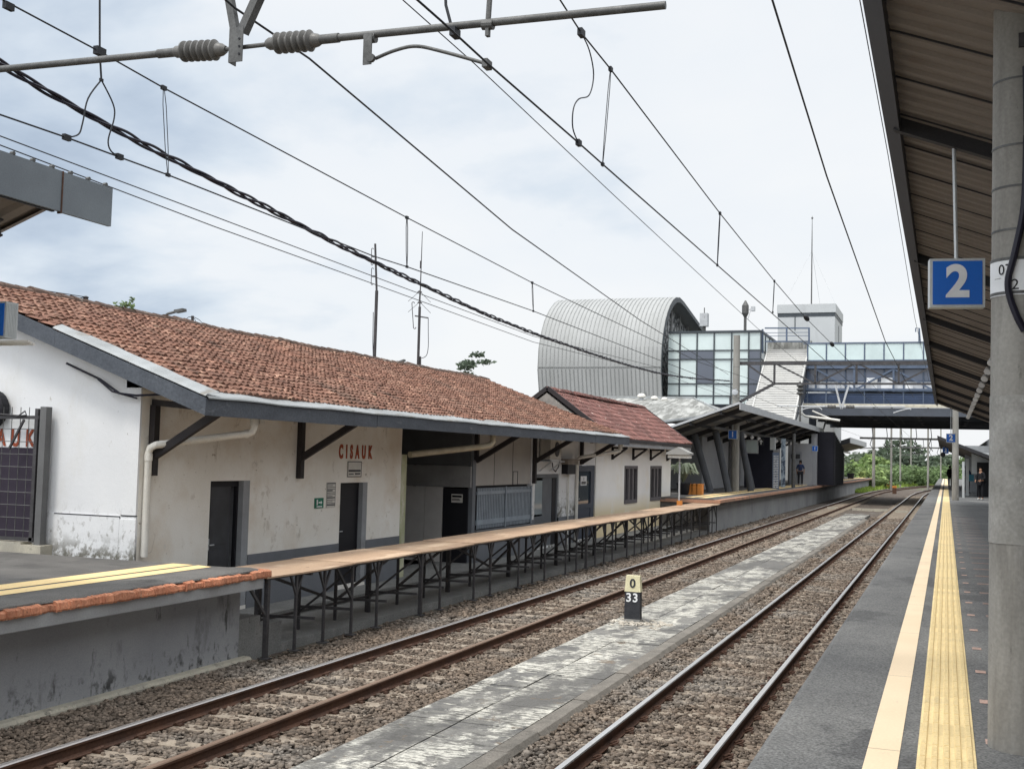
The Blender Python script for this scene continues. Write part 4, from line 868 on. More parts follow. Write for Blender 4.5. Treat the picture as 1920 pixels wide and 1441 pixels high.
single('feeder_wire', 'upper of two parallel thin wires over the clay tile roof', [(0,255),(400,405),(700,518),(1000,630),(1240,690)], (-9.3,9), (-10.1,59), .007, before=(-9.2,3,3.4), after=[(-10.15,59.2,3.4)])
single('feeder_wire', 'lower of two parallel thin wires over the clay tile roof', [(0,272),(400,424),(700,532),(1000,641),(1240,700)], (-9.5,9), (-10.2,59), .007, before=(-9.4,3,3.3), after=[(-10.15,59.2,3.2)])
# twisted bundle
base = smooth_path(wire_pts([(0,118),(240,255),(480,378),(700,490),(1000,624),(1240,700),(1368,714)], (-8.5,8.3), (-10.0,59), before=(-8.3,3.5,4.2)), 40)
tw = thing('twisted_cable', 'thick twisted dark cable bundle sagging over the station house to the far mast', 'cable', tuple(base[30]))
acc = 0.0; ac = [0.0]
for a, c in zip(base[:-1], base[1:]): acc += (c-a).length; ac.append(acc)
for s in range(3):
    b = MB(); pts = []
    for p, l in zip(base, ac):
        a = 2*PI*(l/1.5) + s*2*PI/3; rr = .026 + .008*math.sin(l*2.7+s); pts.append(p + Vector((math.cos(a)*rr, 0, math.sin(a)*rr)))
    b.tube(pts, .016, 6); b.build('strand', m_cable, tw)

# concrete masts
def mast(label, x, y, zt, rb, rtp, zb=ZP2, group='concrete masts of the overhead line', bands=(), name='concrete_mast'):
    t = thing(name, label, 'mast', (x, y, zb), group)
    b = MB(); b.tube([(x,y,zb-.1)]+[(x,y,zb+(zt-zb)*k/6) for k in range(1,7)], [rb+(rtp-rb)*k/6 for k in range(7)], 28); b.build('shaft', m_mast, t, smooth=True)
    b = MB()
    for z in bands: r = rb+(rtp-rb)*(z-zb)/(zt-zb); b = MB(); b.tube([(x,y,z-.006),(x,y,z+.006)], r+.003, 28); b.build('steel_band', m_galv, t)
    return t
MX, MY = .405, 7.2
tm = mast('massive weathered concrete mast with a white number plate standing on the right platform', MX, MY, 5.6, .182, .125, bands=(1.37,1.62,1.86,2.25))
b = MB(); n = 10; vs = []
for zz in (.99,1.205):
    for k in range(n+1): a = math.radians(-178+k*9.2); r = .1665; vs.append((MX+r*math.cos(a), MY+r*math.sin(a), zz))
b.add(vs, [(k,k+1,n+2+k,n+1+k) for k in range(n)]); pl_ = b.build('number_plate', m_signwhite, tm)
def on_mast(px, pz, r=.1605):
    return (MX+r*math.cos(px), MY+r*math.sin(px), pz)
def wrap_text(body, size, ang, zc, m, parent, nm, **kw):
    vs, fs = text_mesh(body, size, **kw); mb = MB(); mb.add([(MX+(.1685+z_)*math.cos(ang+x_/.165), MY+(.1685+z_)*math.sin(ang+x_/.165), zc+y_) for x_, y_, z_ in vs], fs); return mb.build(nm, m, parent, fix=False)
wrap_text('07', .085, math.radians(-124), 1.135, m_black, pl_, 'plate_number', extrude=.001)
wrap_text('2', .085, math.radians(-104), 1.045, m_black, pl_, 'plate_number', extrude=.001)
b = MB()
for zz in (.995, 1.19):
    vs = [(MX+.1675*math.cos(math.radians(-178+k*9.2)), MY+.1675*math.sin(math.radians(-178+k*9.2)), z2) for z2 in (zz, zz+.018) for k in range(n+1)]; b.add(vs, [(k,k+1,n+2+k,n+1+k) for k in range(n)])
vs = [(MX+.1675*math.cos(math.radians(-150+k*6)), MY+.1675*math.sin(math.radians(-150+k*6)), z2) for z2 in (1.088, 1.091) for k in range(4)]; b.add(vs, [(k,k+1,5+k,4+k) for k in range(3)])
b.build('plate_rule', m_galv, pl_)
b = MB(); b.tube(smooth_path([on_mast(math.radians(-83),1.9,.17),on_mast(math.radians(-88),1.5,.175),on_mast(math.radians(-104),1.22,.185),on_mast(math.radians(-114),1.08,.19),on_mast(math.radians(-112),.98,.188),on_mast(math.radians(-100),.86,.185),on_mast(math.radians(-88),.78,.18)],6), .019, 8)
b.tube([on_mast(math.radians(-84),2.3,.175),on_mast(math.radians(-80),1.4,.18),on_mast(math.radians(-82),.9,.185),on_mast(math.radians(-74),.4,.185),on_mast(math.radians(-72),-1.5,.19)], .02, 8); b.build('cable', m_cable, tm)
b = MB(); b.tube([(MX,MY,-.42),(MX,MY,.0),(MX,MY,.42)], [.1768,.1732,.1699], 28, caps=False); b.build('pale_worn_band', mat('worn_pale_concrete', (0.36,0.35,0.328), (0.25,0.242,0.222), 4, rough=.9, fine=.15, fscale=50, bump=.25, bscale=40, stains=[(9,.6,.68,(.24,.23,.21),(1,1,.4)),(30,.66,.70,(.6,.59,.57),(1,1,.5))]), tm, smooth=True)
b = MB(); b.box(MX-.02,MX+.3,MY-.17,MY-.14,2.42,2.50); b.build('canopy_strap', m_steel, tm)
mast('slim concrete mast on the right platform beside the small blue 2 sign', .42, 59.6, 5.6, .165, .12)
t1 = mast('square topped concrete mast where the cables meet, behind the blue 1 sign', -10.15, 59.3, 6.55, .215, .17, zb=ZP1F, bands=(4.9,3.3,2.2))
b = MB(); b.tube([(-10.42,59.2,-1.5),(-10.42,59.2,3.4)], .06, 8); b.tube(smooth_path([(-10.0,59.1,3.3),(-9.7,59.1,3.1),(-9.6,59.1,2.2),(-9.45,59.1,2.0)],5), .02, 6); b.build('conduit', m_steel, t1)
b = MB(); b.lathe((-10.15,59.05,3.6),(0,-1,0),[(0,.05),(.05,.16),(.1,.16),(.12,.05)],12); b.build('insulator', m_galvlt, t1)

# near gantry: pipes hung on a bracket between the tracks, with ribbed insulators
BY = 6.95
def bp(x, y): return ony(x, y, BY)
ga = thing('catenary_gantry', 'grey overhead pipe with two ribbed insulators hung on a V bracket above both tracks', 'overhead gantry', tuple(bp(455,110)))
pl0, pl1, pr0, pr1 = bp(0,130), bp(332,98), bp(596,75), bp(1248,10)
dl = (pl1-pl0)/np.linalg.norm(pl1-pl0)
b = MB(); b.tube([pl0-dl*3.2, pl1], .0265, 14); b.tube([pl1-dl*.17, pl1], .034, 14); b.build('left_pipe'.replace('left_',''), m_galv, ga, smooth=True)
dr = (pr1-pr0)/np.linalg.norm(pr1-pr0)
b = MB(); b.tube([pr0, pr1], .0265, 14); b.tube([pr0, pr0+dr*.17], .034, 14); b.build('pipe', m_galv, ga, smooth=True)
def insul(p0, p1):
    d = (p1-p0); L_ = np.linalg.norm(d); prof = [(0,.03),(L_*.06,.045),(L_*.14,.045)]
    for k in range(6):
        a = L_*(.16+.115*k); prof += [(a,.048),(a+L_*.035,.076),(a+L_*.06,.078),(a+L_*.10,.05)]
    prof += [(L_*.86,.052),(L_*.93,.045),(L_,.026)]
    b = MB(); b.lathe(p0, d, prof, 20); return b.build('insulator', m_porc, ga, smooth=True)
insul(bp(326,98), bp(424,93)); insul(bp(500,83), bp(604,75))
b = MB(); b.tube([bp(420,93), bp(505,83)], .016, 10); b.build('link_rod', m_galv, ga)
b = MB(); c0 = bp(450,62); c1 = bp(449,121)
b.box(c0[0]-.052,c0[0]-.044,BY-.05,BY+.03,c1[2],c0[2]+.02); b.box(c0[0]-.052,c0[0]+.066,BY-.058,BY-.05,c1[2],c0[2]+.02); b.build('hanger_plate', m_galv, ga)
b = MB()
e0, e1 = bp(424,-40), bp(505,-50); m0 = bp(442,62); m1 = bp(455,62)
b.bar(m0, e0, .055, .055); b.bar(m1, e1, .075, .06); b.bar(e0, e0+(e0-m0)*3.0, .055, .055); b.bar(e1, e1+(e1-m1)*3.0, .075, .06); b.build('hanger_strut', m_galv, ga)
b = MB()
for zz in (1, 2, 3): 
    q = c1 + (c0-c1)*zz/4.2; b.lathe((q[0]+.035, BY-.0585, q[2]), (0,-1,0), [(0,.009),(.004,.009)], 8)
b.build('bolt', m_black, ga)
b = MB(); q = bp(695,72); b.box(q[0]-.035,q[0]+.03,BY-.04,BY-.03,bp(695,124)[2],q[2]+.02); b.tube([q-np.array([.04,0,0]), q+np.array([.04,0,0])], .036, 12); b.lathe(bp(700,112)+np.array([0,-.05,0]),(0,1,0),[(0,.03),(.03,.03)],10); b.build('drop_bracket', m_galv, ga)
b = MB(); b.tube(smooth_path([bp(704,110), bp(740,95), bp(780,87), bp(830,97), bp(913,120)], 6), .0125, 10); clamp(b, bp(913,121), .028); b.build('registration_arm', m_galv, ga, smooth=True)
b = MB(); b.tube([bp(833,-60), bp(836,10), bp(846,48), bp(853,62)], .011, 8); clamp(b, bp(853,62), .03); b.build('steady_rod', m_wire, ga)
b = MB(); b.tube([bp(922,-60), bp(915,44)], .02, 8); b.tube([bp(905,47), bp(925,46)], .036, 12); b.box(*(lambda q: (q[0]-.012,q[0]+.012,BY-.02,BY+.02,q[2]-.09,q[2]))(bp(915,44))); b.build('suspension_rod', m_galv, ga)
b = MB(); b.box(-10,.4,BY-.06,BY+.06,4.55,4.67); b.box(-10,.4,BY-.05,BY+.05,5.25,5.35)
for k in range(7):
    x = -9.6+k*1.55; b.bar((x,BY,4.6),(x+.78,BY,5.3),.05,.05); b.bar((x+.78,BY,5.3),(x+1.55,BY,4.6),.05,.05)
b.build('portal_truss', m_galv, ga)

# far gantry in front of the footbridge
GYF = 59.5
def gp(x, y): return ony(x, y, GYF)
gf = thing('catenary_gantry', 'dark steel truss gantry spanning both tracks just before the footbridge', 'overhead gantry', (-5,GYF,4.1))
zt, zb_ = gp(1390,681)[2], gp(1452,719)[2]
b = MB(); b.box(-10.1,.5,GYF-.07,GYF+.07,zt-.09,zt+.09); b.build('top_chord', m_steel, gf)
xs_ = [-8.24,-6.2,-4.2,-2.2,-.3]
b = MB(); b.box(-8.24,.5,GYF-.05,GYF+.05,zb_-.05,zb_+.05); b.bar((-10.15,GYF,3.02),(-8.24,GYF,zb_),.12,.14); b.bar((.4,GYF,3.05),(-.3,GYF,zb_-.05),.12,.12); b.build('bottom_chord', m_steel, gf)
b = MB(); b.bar((-9.7,GYF,zt),(-8.24,GYF,zb_),.09,.09)
for k, x in enumerate(xs_):
    b.bar((x,GYF,zb_),(x,GYF,zt),.10,.10)
    if k < 4: (b.bar((x,GYF,zt),(xs_[k+1],GYF,zb_),.08,.08) if k % 2 == 0 else b.bar((x,GYF,zb_),(xs_[k+1],GYF,zt),.08,.08))
b.build('lattice', m_steel, gf)
b = MB(); b.bar(gp(1566,720),gp(1577,766),.09,.09); b.bar(gp(1592,720),gp(1578,766),.09,.09); b.build('hanger_strut', m_galvlt, gf)
b = MB(); zc = gp(1577,762)[2]; b.tube([(-8.1,GYF,zc),(-1.9,GYF,zc+.02)], .035, 8); b.build('pipe', m_galvlt, gf)
b = MB()
for s in (-1,1):
    x0 = -4.95+s*.45; b.lathe((x0-.2,GYF,zc),(1,0,0),[(0,.04),(.05,.1),(.12,.06),(.2,.1),(.28,.06),(.35,.1),(.42,.04)],12)
b.build('insulator', m_porc, gf)
b = MB(); b.tube(smooth_path([gp(1498,771),gp(1513,765),gp(1535,764),gp(1541,768)],4), .03, 8); b.build('registration_arm', m_galvlt, gf); b = MB(); b.tube(smooth_path([gp(1675,774),gp(1690,769),gp(1705,766),gp(1708,768)],4), .03, 8); b.build('registration_arm', m_galvlt, gf)
b = MB(); b.tube([gp(1500,715), gp(1500,790)], .05, 8); b.lathe(gp(1500,741),(0,0,1),[(0,.05),(.1,.2),(.2,.08),(.3,.2),(.4,.08),(.5,.2),(.6,.05)],12); b.build('post_insulator', m_galv, gf)

# ------------------------------------------------------------------ platform canopies
def corrug(mb, x0, z0, x1, z1, y0, y1, pitch=.25, h=.03, th=.0):
    y = y0; pts = []
    while y < y1-1e-6:
        pts += [(y,0),(y+pitch*.32,0),(y+pitch*.42,h),(y+pitch*.90,h)]; y += pitch
    pts.append((y1,0)); vs = [(x0,yy,z0+hh) for yy, hh in pts] + [(x1,yy,z1+hh) for yy, hh in pts]; n = len(pts)
    mb.add(vs, [(k,k+1,n+k+1,n+k) for k in range(n-1)])
c2 = thing('platform_canopy', 'long brown corrugated canopy with a dark edge overhanging the right platform', 'canopy', (.8,30,2.4))
SL2 = .39; X0 = -.40; Z0 = 2.93
def cz(x): return Z0 - (x-X0)*SL2
b = MB(); corrug(b, X0, cz(X0), 6.5, cz(6.5), 1.0, 56.0, .24, .028); b.build('corrugated_sheet', m_canopy, c2, fix=False)
b = MB(); b.quad((X0-.1,1,cz(X0)+.10),(6.5,1,cz(6.5)+.10),(6.5,56,cz(6.5)+.10),(X0-.1,56,cz(X0)+.10)); b.build('top_sheet', m_roofsheet, c2)
b = MB(); b.prism([(-.50,2.92),(-.37,2.80),(-.36,2.93),(-.40,3.10),(-.50,3.08)], 0, 'y', 1, 56); b.build('edge_gutter', m_canopydk, c2)
yy = 3.4
while yy < 56:
    b = MB(); b.bar((-.40,yy,cz(-.40)-.055),(6.4,yy,cz(6.4)-.055),.09,.12); b.build('rafter', m_canopydk, c2); yy += 6.6 if yy < 23 else 4.9
b = MB(); yy = 2.0
while yy < 56: b.bar((-.39,yy,cz(-.39)-.004),(6.4,yy,cz(6.4)-.004),.016,.012); yy += .98
b.build('sheet_lap', m_canopydk, c2)
b = MB(); b.tube([(.98,12.5,cz(.98)-.02),(.98,56,cz(.98)-.02)], .055, 10); b.build('lamp_pipe', m_galv, c2)
yy = 17.0
while yy < 55: 
    b = MB(); b.lathe((.93,yy,cz(.95)-.07),(-.25,-.75,-.6),[(0,.03),(.03,.075),(.16,.085),(.165,.07)],12); b.build('spotlight', m_signwhite, c2); yy += 2.35
for yy in (20, 32, 44, 55): 
    b = MB(); b.bar((2.6,yy,ZP2),(2.3,yy,cz(2.3)-.1),.22,.2); b.build('leaning_column', m_galv, c2)
c2b = thing('platform_canopy', 'short far canopy beyond the small blue 2 sign on the right platform', 'canopy', (.5,75,1.4))
b = MB(); b.prism([(-.45,1.55),(-.45,1.72),(4.5,-.2),(4.5,-.4)], 0, 'y', 66, 100); b.build('roof', m_canopydk, c2b)
for yy in (70,85,98): b = MB(); b.box(.42,.6,yy,yy+.2,ZP2,1.25); b.build('column', m_galv, c2b)
# wall and kiosks under the right canopy
t = thing('platform_building', 'plain grey building with dark openings under the right canopy behind the waiting people', 'building', (3,75,ZP2))
b = MB(); b.box(2.7,3.0,58,110,ZP2,2.0); b.box(1.15,2.7,82,82.3,ZP2,1.5); b.build('wall', mat('plain_grey_wall', (0.30,0.31,0.32), rough=.8, fine=.05), t)  # one plain grey over both wall pieces
b = MB(); b.box(2.64,2.69,62,66,ZP2,.7); b.box(2.64,2.69,70,74,ZP2,.7); b.build('opening', m_black, t)
b = MB(); b.box(1.35,2.7,70,70.2,-.3,.9); b.build('hanging_board', m_partition if 'm_partition' in globals() else m_alu, t)
b = MB(); b.box(1.62,2.7,69.5,69.9,ZP2,.35); b.build('kiosk_front', m_black, t)
b = MB(); b.box(1.05,1.22,71,71.2,ZP2,.55); b.build('post', m_alu, t); b = MB(); b.box(.80,.92,66,66.2,ZP2,.35); b.build('post', m_alu, t)

def platform_sign(label, digit, c, w, h, yaw, rod_top, dig_size, group='blue platform number signs', rod=True, fr=True):
    t = thing('platform_sign', label, 'sign', tuple(c), group)
    R_ = Matrix.Rotation(yaw, 4, 'Z'); C_ = Matrix.Translation(Vector(c))
    def T(mb): mb.v = [tuple(C_ @ R_ @ Vector(p)) for p in mb.v]; return mb
    d = .12; e = .05*w
    b = MB(); b.box(-w/2,w/2,-d/2,d/2,-h/2,h/2); T(b).build('case', m_alu, t)
    b = MB(); b.box(-w/2+e,w/2-e,-d/2-.004,-d/2-.001,-h/2+e,h/2-e); T(b).build('blue_face', m_blue, t)
    vs, fs = text_mesh(digit, dig_size, bold=(.035 if digit == '2' else .012)*dig_size, extrude=.002); b = MB(); b.add([(x, -d/2-.006-z, y) for x, y, z in vs], fs); T(b).build('digit', m_signwhite, t, fix=False)
    if rod: b = MB(); b.tube([Vector(c)+Vector((0,0,h/2)), Vector(rod_top)], .016, 8); b.build('hanger_rod', m_alu, t)
    return t
cc = (ony(1742,487,10.0)+ony(1845,578,10.0))/2
sg_ = platform_sign('large blue sign with a white 2 hanging near the massive concrete mast', '2', cc, .425, .40, math.radians(8), (cc[0]-.02,10.02,cz(cc[0])-.05), .36)
cc2 = (ony(1775,813,55)+ony(1791,829,55))/2
platform_sign('small blue sign with a white 2 in front of the slim concrete mast', '2', cc2, .40, .40, 0, (cc2[0],55,cz(cc2[0])), .34)
cc3 = (ony(1768,838,84)+ony(1778,850,84))/2
platform_sign('tiny distant blue sign with a white 2 below the short far canopy', '2', cc3, .40, .44, 0, (cc3[0],84,1.4), .34)
# lamp over the far platform sign
t = thing('platform_clock', 'round black platform clock hanging under the tiny distant blue 2 sign', 'clock', tuple(ony(1768,851,80)))
p = ony(1768,852,80); b = MB(); b.lathe(p,(0,-1,0),[(0,.10),(.02,.16),(.12,.16),(.14,.13)],16); b.build('case', m_black, t)
b = MB(); b.tube([p+np.array([0,0,.14]), p+np.array([0.3,0,.9])], .02, 6); b.build('hanger_rod', m_black, t)

# left near canopy end, seen at the left edge
c3 = thing('platform_canopy', 'grey steel canopy end with a deep fascia jutting in high at the left edge', 'canopy', (-9.5,9,2.5))
b = MB(); b.box(-8.74,-8.70,2,9.42,2.44,2.87); b.box(-8.742,-8.698,9.435,10.2,2.435,2.865); b.build('fascia', mat('faded_grey_steel', (0.20,0.225,0.245), (0.165,0.185,0.205), 1.5, rough=.6, metal=.2, fine=.08, stains=[(2.2,.68,.72,(.14,.085,.045),(1,1,.35)),(14,.72,.75,(.10,.06,.035),(1,1,.6))]), c3)
b = MB(); b.box(-8.745,-8.69,9.42,9.435,2.42,2.87); b.build('rusty_seam', m_rust, c3)
b = MB(); corrug(b, -8.74, 2.52, -14, .65, 2, 9.38, .42, .05); b.build('corrugated_sheet', m_canopy, c3, fix=False)
b = MB(); yy = 2
while yy < 10.2: b = MB(); b.tube([(-8.74,yy,2.885),(-8.70,yy,2.885)], .022, 8); b.build('roof_rib_end', m_galv, c3); yy += .27
b = MB(); b.bar((-9.1,9.0,2.30),(-14,9.0,.56),.12,.02); b.bar((-9.1,9.0,2.14),(-14,9.0,.40),.12,.02); b.bar((-9.1,9.0,2.22),(-14,9.0,.48),.02,.16); b.build('end_beam', m_canopydk, c3)
b = MB(); b.bar((-8.76,2,2.47),(-8.76,9.38,2.47),.04,.08); b.build('edge_purlin', m_canopydk, c3)
# half-cut blue sign and lamp below it
t = thing('platform_sign', 'blue platform sign cut by the left edge, showing its grey ribbed side above the gable', 'sign', (-9.55,9.5,1.3), 'blue platform number signs')
p0 = ony(12,566,9.5); p1 = onx(35,568,p0[0])
b = MB(); b.box(p0[0]-.42,p0[0]-.02,9.49,9.499,1.15,1.50); b.build('blue_face', m_blue, t)
b = MB(); b.box(p0[0]-.44,p0[0],9.50,p1[1],1.13,1.52)
for k in range(7): b.box(p0[0],p0[0]+.004,9.51+k*(p1[1]-9.52)/7,9.51+(k+.55)*(p1[1]-9.52)/7,1.15,1.50)
b.build('case', m_alu, t)
b = MB()
for k in range(3): b.box(p0[0]-.5,p0[0]+.32-.03*k,9.5+k*.07,9.53+k*.07,1.075-.008*k,1.10-.008*k)
b.build('support_tube', m_pvc, t)

# ------------------------------------------------------------------ far left platform canopy and the rooms under it
c1 = thing('platform_canopy', 'grey winged canopy on leaning dark columns over the far left platform', 'canopy', (-11,70,2.0))
XF, ZF = -8.7, 2.70; SLF = .362
def fz1(x): return ZF - .18 + (x-XF)*SLF
b = MB(); b.box(XF-.04,XF,52.0,90,ZF-.33,ZF); b.build('fascia', m_galvlt, c1)
b = MB(); corrug(b, XF-.04, ZF-.02, -16.5, ZF-.02+(-16.5-XF)*SLF, 52.05, 90, .3, .035); b.build('roof_sheet', m_roofsheet, c1, fix=False)
b = MB(); b.quad((XF-.04,52.1,ZF-.12),(-16.5,52.1,ZF-.12+(-16.5-XF)*SLF),(-16.5,90,ZF-.12+(-16.5-XF)*SLF),(XF-.04,90,ZF-.12)); b.build('soffit_sheet', mat('soffit_grey', (0.26,0.265,0.275), rough=.7, fine=.08), c1)
b = MB(); b.bar((XF-.04,52.02,ZF-.02),(-16.5,52.02,ZF-.02+(-16.5-XF)*SLF),.05,.10); b.build('end_flashing', m_galvlt, c1)
yy = 53.2; n_ = 0
while yy < 90:
    b = MB(); b.bar((XF-.05,yy,ZF-.24),(-16,yy,ZF-.24+(-16-XF)*SLF),.14,.22); b.build('rafter', m_canopydk, c1); yy += 4.6
for k, x in enumerate((-9.6,-11,-12.4,-13.8)):
    b = MB(); b.box(x-.05,x+.05,52.1,90,ZF-.24+(x-XF)*SLF,ZF-.13+(x-XF)*SLF); b.build('purlin', m_canopydk, c1)
zb2 = ony(1440,806,66)[2]
b = MB(); b.tube([(-10.4,54.5,1.62),(-10.4,89,1.62)], .09, 10); b.build('lamp_pipe', m_galv, c1)
yy = 60.5
while yy < 88: b = MB(); b.lathe((-10.34,yy,1.50),(.5,-.6,-.5),[(0,.04),(.05,.09),(.18,.10),(.19,.08)],12); b.build('spotlight', m_signwhite, c1); yy += 2.5
def lean(xb, xt, zt_, y, r=.17): b = MB(); b.tube([(xb,y,ZP1F),(xt,y,zt_)], r, 12); b.build('leaning_column', mat('column_paint', (0.07,0.075,0.085), rough=.6, fine=.1), c1)
lean(-10.75,-11.6,1.3,56); lean(-10.05,-10.75,1.5,57); lean(-9.6,-10.2,1.6,61); lean(-10.3,-11.0,1.4,66)
b = MB(); b.tube([(-9.0,74,ZP1F),(-9.0,74,1.9)], .12, 10); b.build('column', m_galv, c1)
b = MB(); b.bar((-8.8,89.5,2.3),(-8.75,92,3.4),.1,.1); b.build('downpipe', m_galvlt, c1)
# blue 1 signs
s1 = (ony(1366,806,58)+ony(1382,823,58))/2
platform_sign('blue sign with a white 1 hanging in front of the square topped concrete mast', '1', s1, .44, .45, 0, (s1[0],58,fz1(s1[0])), .38)
s2_ = (ony(1523,837,84)+ony(1533,844,84))/2
platform_sign('small distant blue sign with a white 1 beside the dark louvred screen', '1', s2_, .40, .40, 0, (s2_[0],84,1.9), .32)
# rooms
rm = thing('platform_building', 'grey walled rooms with black screens under the winged canopy on the far left platform', 'building', (-13,72,ZP1F))
m_room = mat('room_wall', (0.34,0.345,0.36), (0.30,0.305,0.32), 1, rough=.8, fine=.05)
def q(x, y, Y): return ony(x, y, Y)
b = MB(); b.box(-14.6,-14.3,50.5,95,ZP1F,.9); b.box(-14.3,-12.2,73,73.2,ZP1F,.6); b.build('rear_wall', m_room, rm)
a, c = q(1395,910,70), q(1450,820,70); b = MB(); b.box(a[0],c[0],70,70.3,ZP1F,1.55); b.build('black_screen', mat('screen_navy', (0.016,0.017,0.03), rough=.4, fine=.05), rm)
a, c = q(1477,905,84), q(1522,836,84); b = MB(); b.box(a[0],c[0],84,84.2,ZP1F,1.45); b.build('grey_wall', m_room, rm)
a, c = q(1480,905,83.9), q(1503,853,83.9); b = MB(); b.box(a[0],c[0],83.85,83.95,ZP1F,.85); dr_ = b.build('grey_door', mat('room_door', (0.27,0.28,0.30), rough=.7, fine=.05), rm)
b = MB(); b.box(a[0]+.12,c[0]-.1,83.82,83.84,.38,.68); b.build('door_sign', m_door, dr_)
a, c = q(1529,900,87), q(1566,815,87); b = MB(); b.box(a[0],c[0]-.1,87,88,ZP1F,2.4)
b.build('dark_louvre_screen', mat('louvre_navy', (0.012,0.012,0.02), rough=.5, fine=.1), rm)
for k in range(9):
    x = c[0]-.1; b = MB(); b.box(x-.02,x+.12,87+k*.9,87.1+k*.9,ZP1F,2.3-.12*k); b.build('louvre_fin', m_black, rm)
a, c = q(1521,905,85.5), q(1532,812,85.5); b = MB(); b.box(a[0],c[0],85.4,85.8,ZP1F,2.2); b.build('pillar', m_room, rm)
# things under that canopy
a, c = q(1400,824,69), q(1421,850,69)
t = thing('display_screen', 'pale hanging display screen at the canopy edge of the black screen wall', 'screen', (float((a[0]+c[0])/2),69,1.0))
b = MB(); b.box(a[0]-.25,c[0],69,69.25,c[2],a[2]); b.build('case', m_alu, t); b = MB(); b.box(a[0],c[0]-.05,68.97,68.99,c[2]+.06,a[2]-.06); b.build('panel', m_glz, t)
b = MB(); b.tube([(a[0]+.1,69.1,a[2]),(a[0]+.1,69.1,a[2]+.5)], .02, 6); b.build('hanger_rod', m_steel, t)
a, c = q(1422,821,69), q(1432,835,69)
t = thing('direction_sign', 'small dark sign with a white up arrow hanging beside the pale display screen', 'sign', (float(a[0]),69,1.3))
b = MB(); b.box(a[0],c[0],69,69.05,c[2],a[2]); b.build('plate', m_door, t); b = MB(); mx_ = (a[0]+c[0])/2; b.prism([(mx_-.12,c[2]+.22),(mx_,c[2]+.36),(mx_+.12,c[2]+.22)],0,'y',68.98,68.99); b.box(mx_-.03,mx_+.03,68.98,68.99,c[2]+.06,c[2]+.22); b.build('arrow', m_signwhite, t)
a, c = q(1444,820,69), q(1453,843,69)
t = thing('hanging_board', 'plain light grey board hanging above the striped banner stand', 'board', (float(a[0]),69,1.1)); b = MB(); b.box(a[0],c[0],69,69.3,c[2],a[2]); b.build('board', m_alu, t); b = MB(); b.tube([(a[0]+.15,69.1,a[2]),(a[0]+.15,69.1,a[2]+.4)], .02, 6); b.build('hanger_rod', m_steel, t)
a, c = q(1448,912,68.5), q(1461,848,68.5)
t = thing('banner_stand', 'tall narrow banner covered in rows of white marks standing under the winged canopy', 'banner', (float(a[0]),68.5,ZP1F))
b = MB(); b.box(a[0],c[0],68.5,68.56,ZP1F,c[2]); b.build('sheet', mat('banner_sheet', (0.18,0.22,0.30), rough=.6, fine=.05), t)
b = MB(); z = ZP1F+.1; n_ = 0
while z < c[2]-.15:
    b.box(a[0]+.06,a[0]+.06+(c[0]-a[0])*(.30+.1*(n_ % 3)),68.48,68.495,z,z+.05); b.box(a[0]+(c[0]-a[0])*.58,c[0]-.04,68.48,68.495,z,z+.05); z += .10; n_ += 1
b.build('rows', m_signwhite, t)
a, c = q(1464,910,70), q(1473,822,70)
t = thing('poster_stand', 'tall pale poster with dark figures beside the striped banner', 'poster', (float(a[0]),70,ZP1F)); b = MB(); b.box(a[0],c[0],70,70.06,ZP1F+.1,c[2]); b.build('sheet', mat('poster_print', (0.35,0.42,0.48), (0.06,0.08,0.12), 2.2, .45, .55, rough=.5, fine=.05), t)
t = thing('litter_bin', 'small white litter bin with a dark lid beside a leaning column', 'bin', (-11.4,66,ZP1F))
p = onz(1338,912,ZP1F); b = MB(); b.box(p[0]-.2,p[0]+.25,p[1],p[1]+.4,ZP1F,-.72); b.build('body', m_signwhite, t); b = MB(); b.box(p[0]-.24,p[0]+.29,p[1]-.03,p[1]+.43,-.72,-.55); b.build('lid', m_black, t)
# ------------------------------------------------------------------ curved metal hall, glazed link, footbridge, stair, lift tower
hall = thing('curved_metal_hall', 'large barrel shaped hall clad in pale ribbed metal behind the red roof house', 'hall', (-25,90,ZG))
prof = [(84.6,ZG),(84.42,4.7),(83.85,6.8),(83.98,8.5),(84.3,9.3),(84.62,9.95),(85.1,10.65),(85.75,11.3),(86.6,11.95),(87.6,12.5),(88.7,12.88),(89.9,13.02),(91.5,12.88),(98,11.85),(106,10.6),(112,9.0)]
HX0, HX1 = -29.75, -20.0
prof2 = []
for (a, c) in zip(prof[:-1], prof[1:]): prof2.append(a)
prof2.append(prof[-1])
def extr(mb, pr, x0, x1): 
    n = len(pr); mb.add([(x0,y,z) for y, z in pr]+[(x1,y,z) for y, z in pr], [(k,k+1,n+k+1,n+k) for k in range(n-1)])
b = MB(); extr(b, prof2, HX0, HX1); b.build('metal_skin', m_hall, hall, smooth=True)
b = MB(); x = HX0
while x <= HX1+.01:
    pr = [(y-(.03 if z < 12.6 else 0), z+(.03 if y > 85 else 0)) for y, z in prof[1:14]]; extr(b, pr, x-.025, x+.025)
    x += .325
b.build('standing_seam', m_seam, hall)
b = MB(); extr(b, [(83.93,6.95),(83.80,6.96),(83.80,7.03),(83.93,7.04)], HX0, HX1); extr(b, [(84.30,4.72),(84.18,4.74),(84.18,4.80),(84.3,4.82)], HX0, HX1); b.build('lap_joint', m_seam, hall)
inner = [(y+.35, z-.35) for y, z in prof[1:]]; n = len(prof)-1
b = MB(); b.add([(HX1+.02,y,z) for y, z in prof[1:]]+[(HX1+.02,y,z) for y, z in inner], [(k,k+1,n+k+1,n+k) for k in range(n-1)]); b.build('edge_trim', m_mullion, hall)
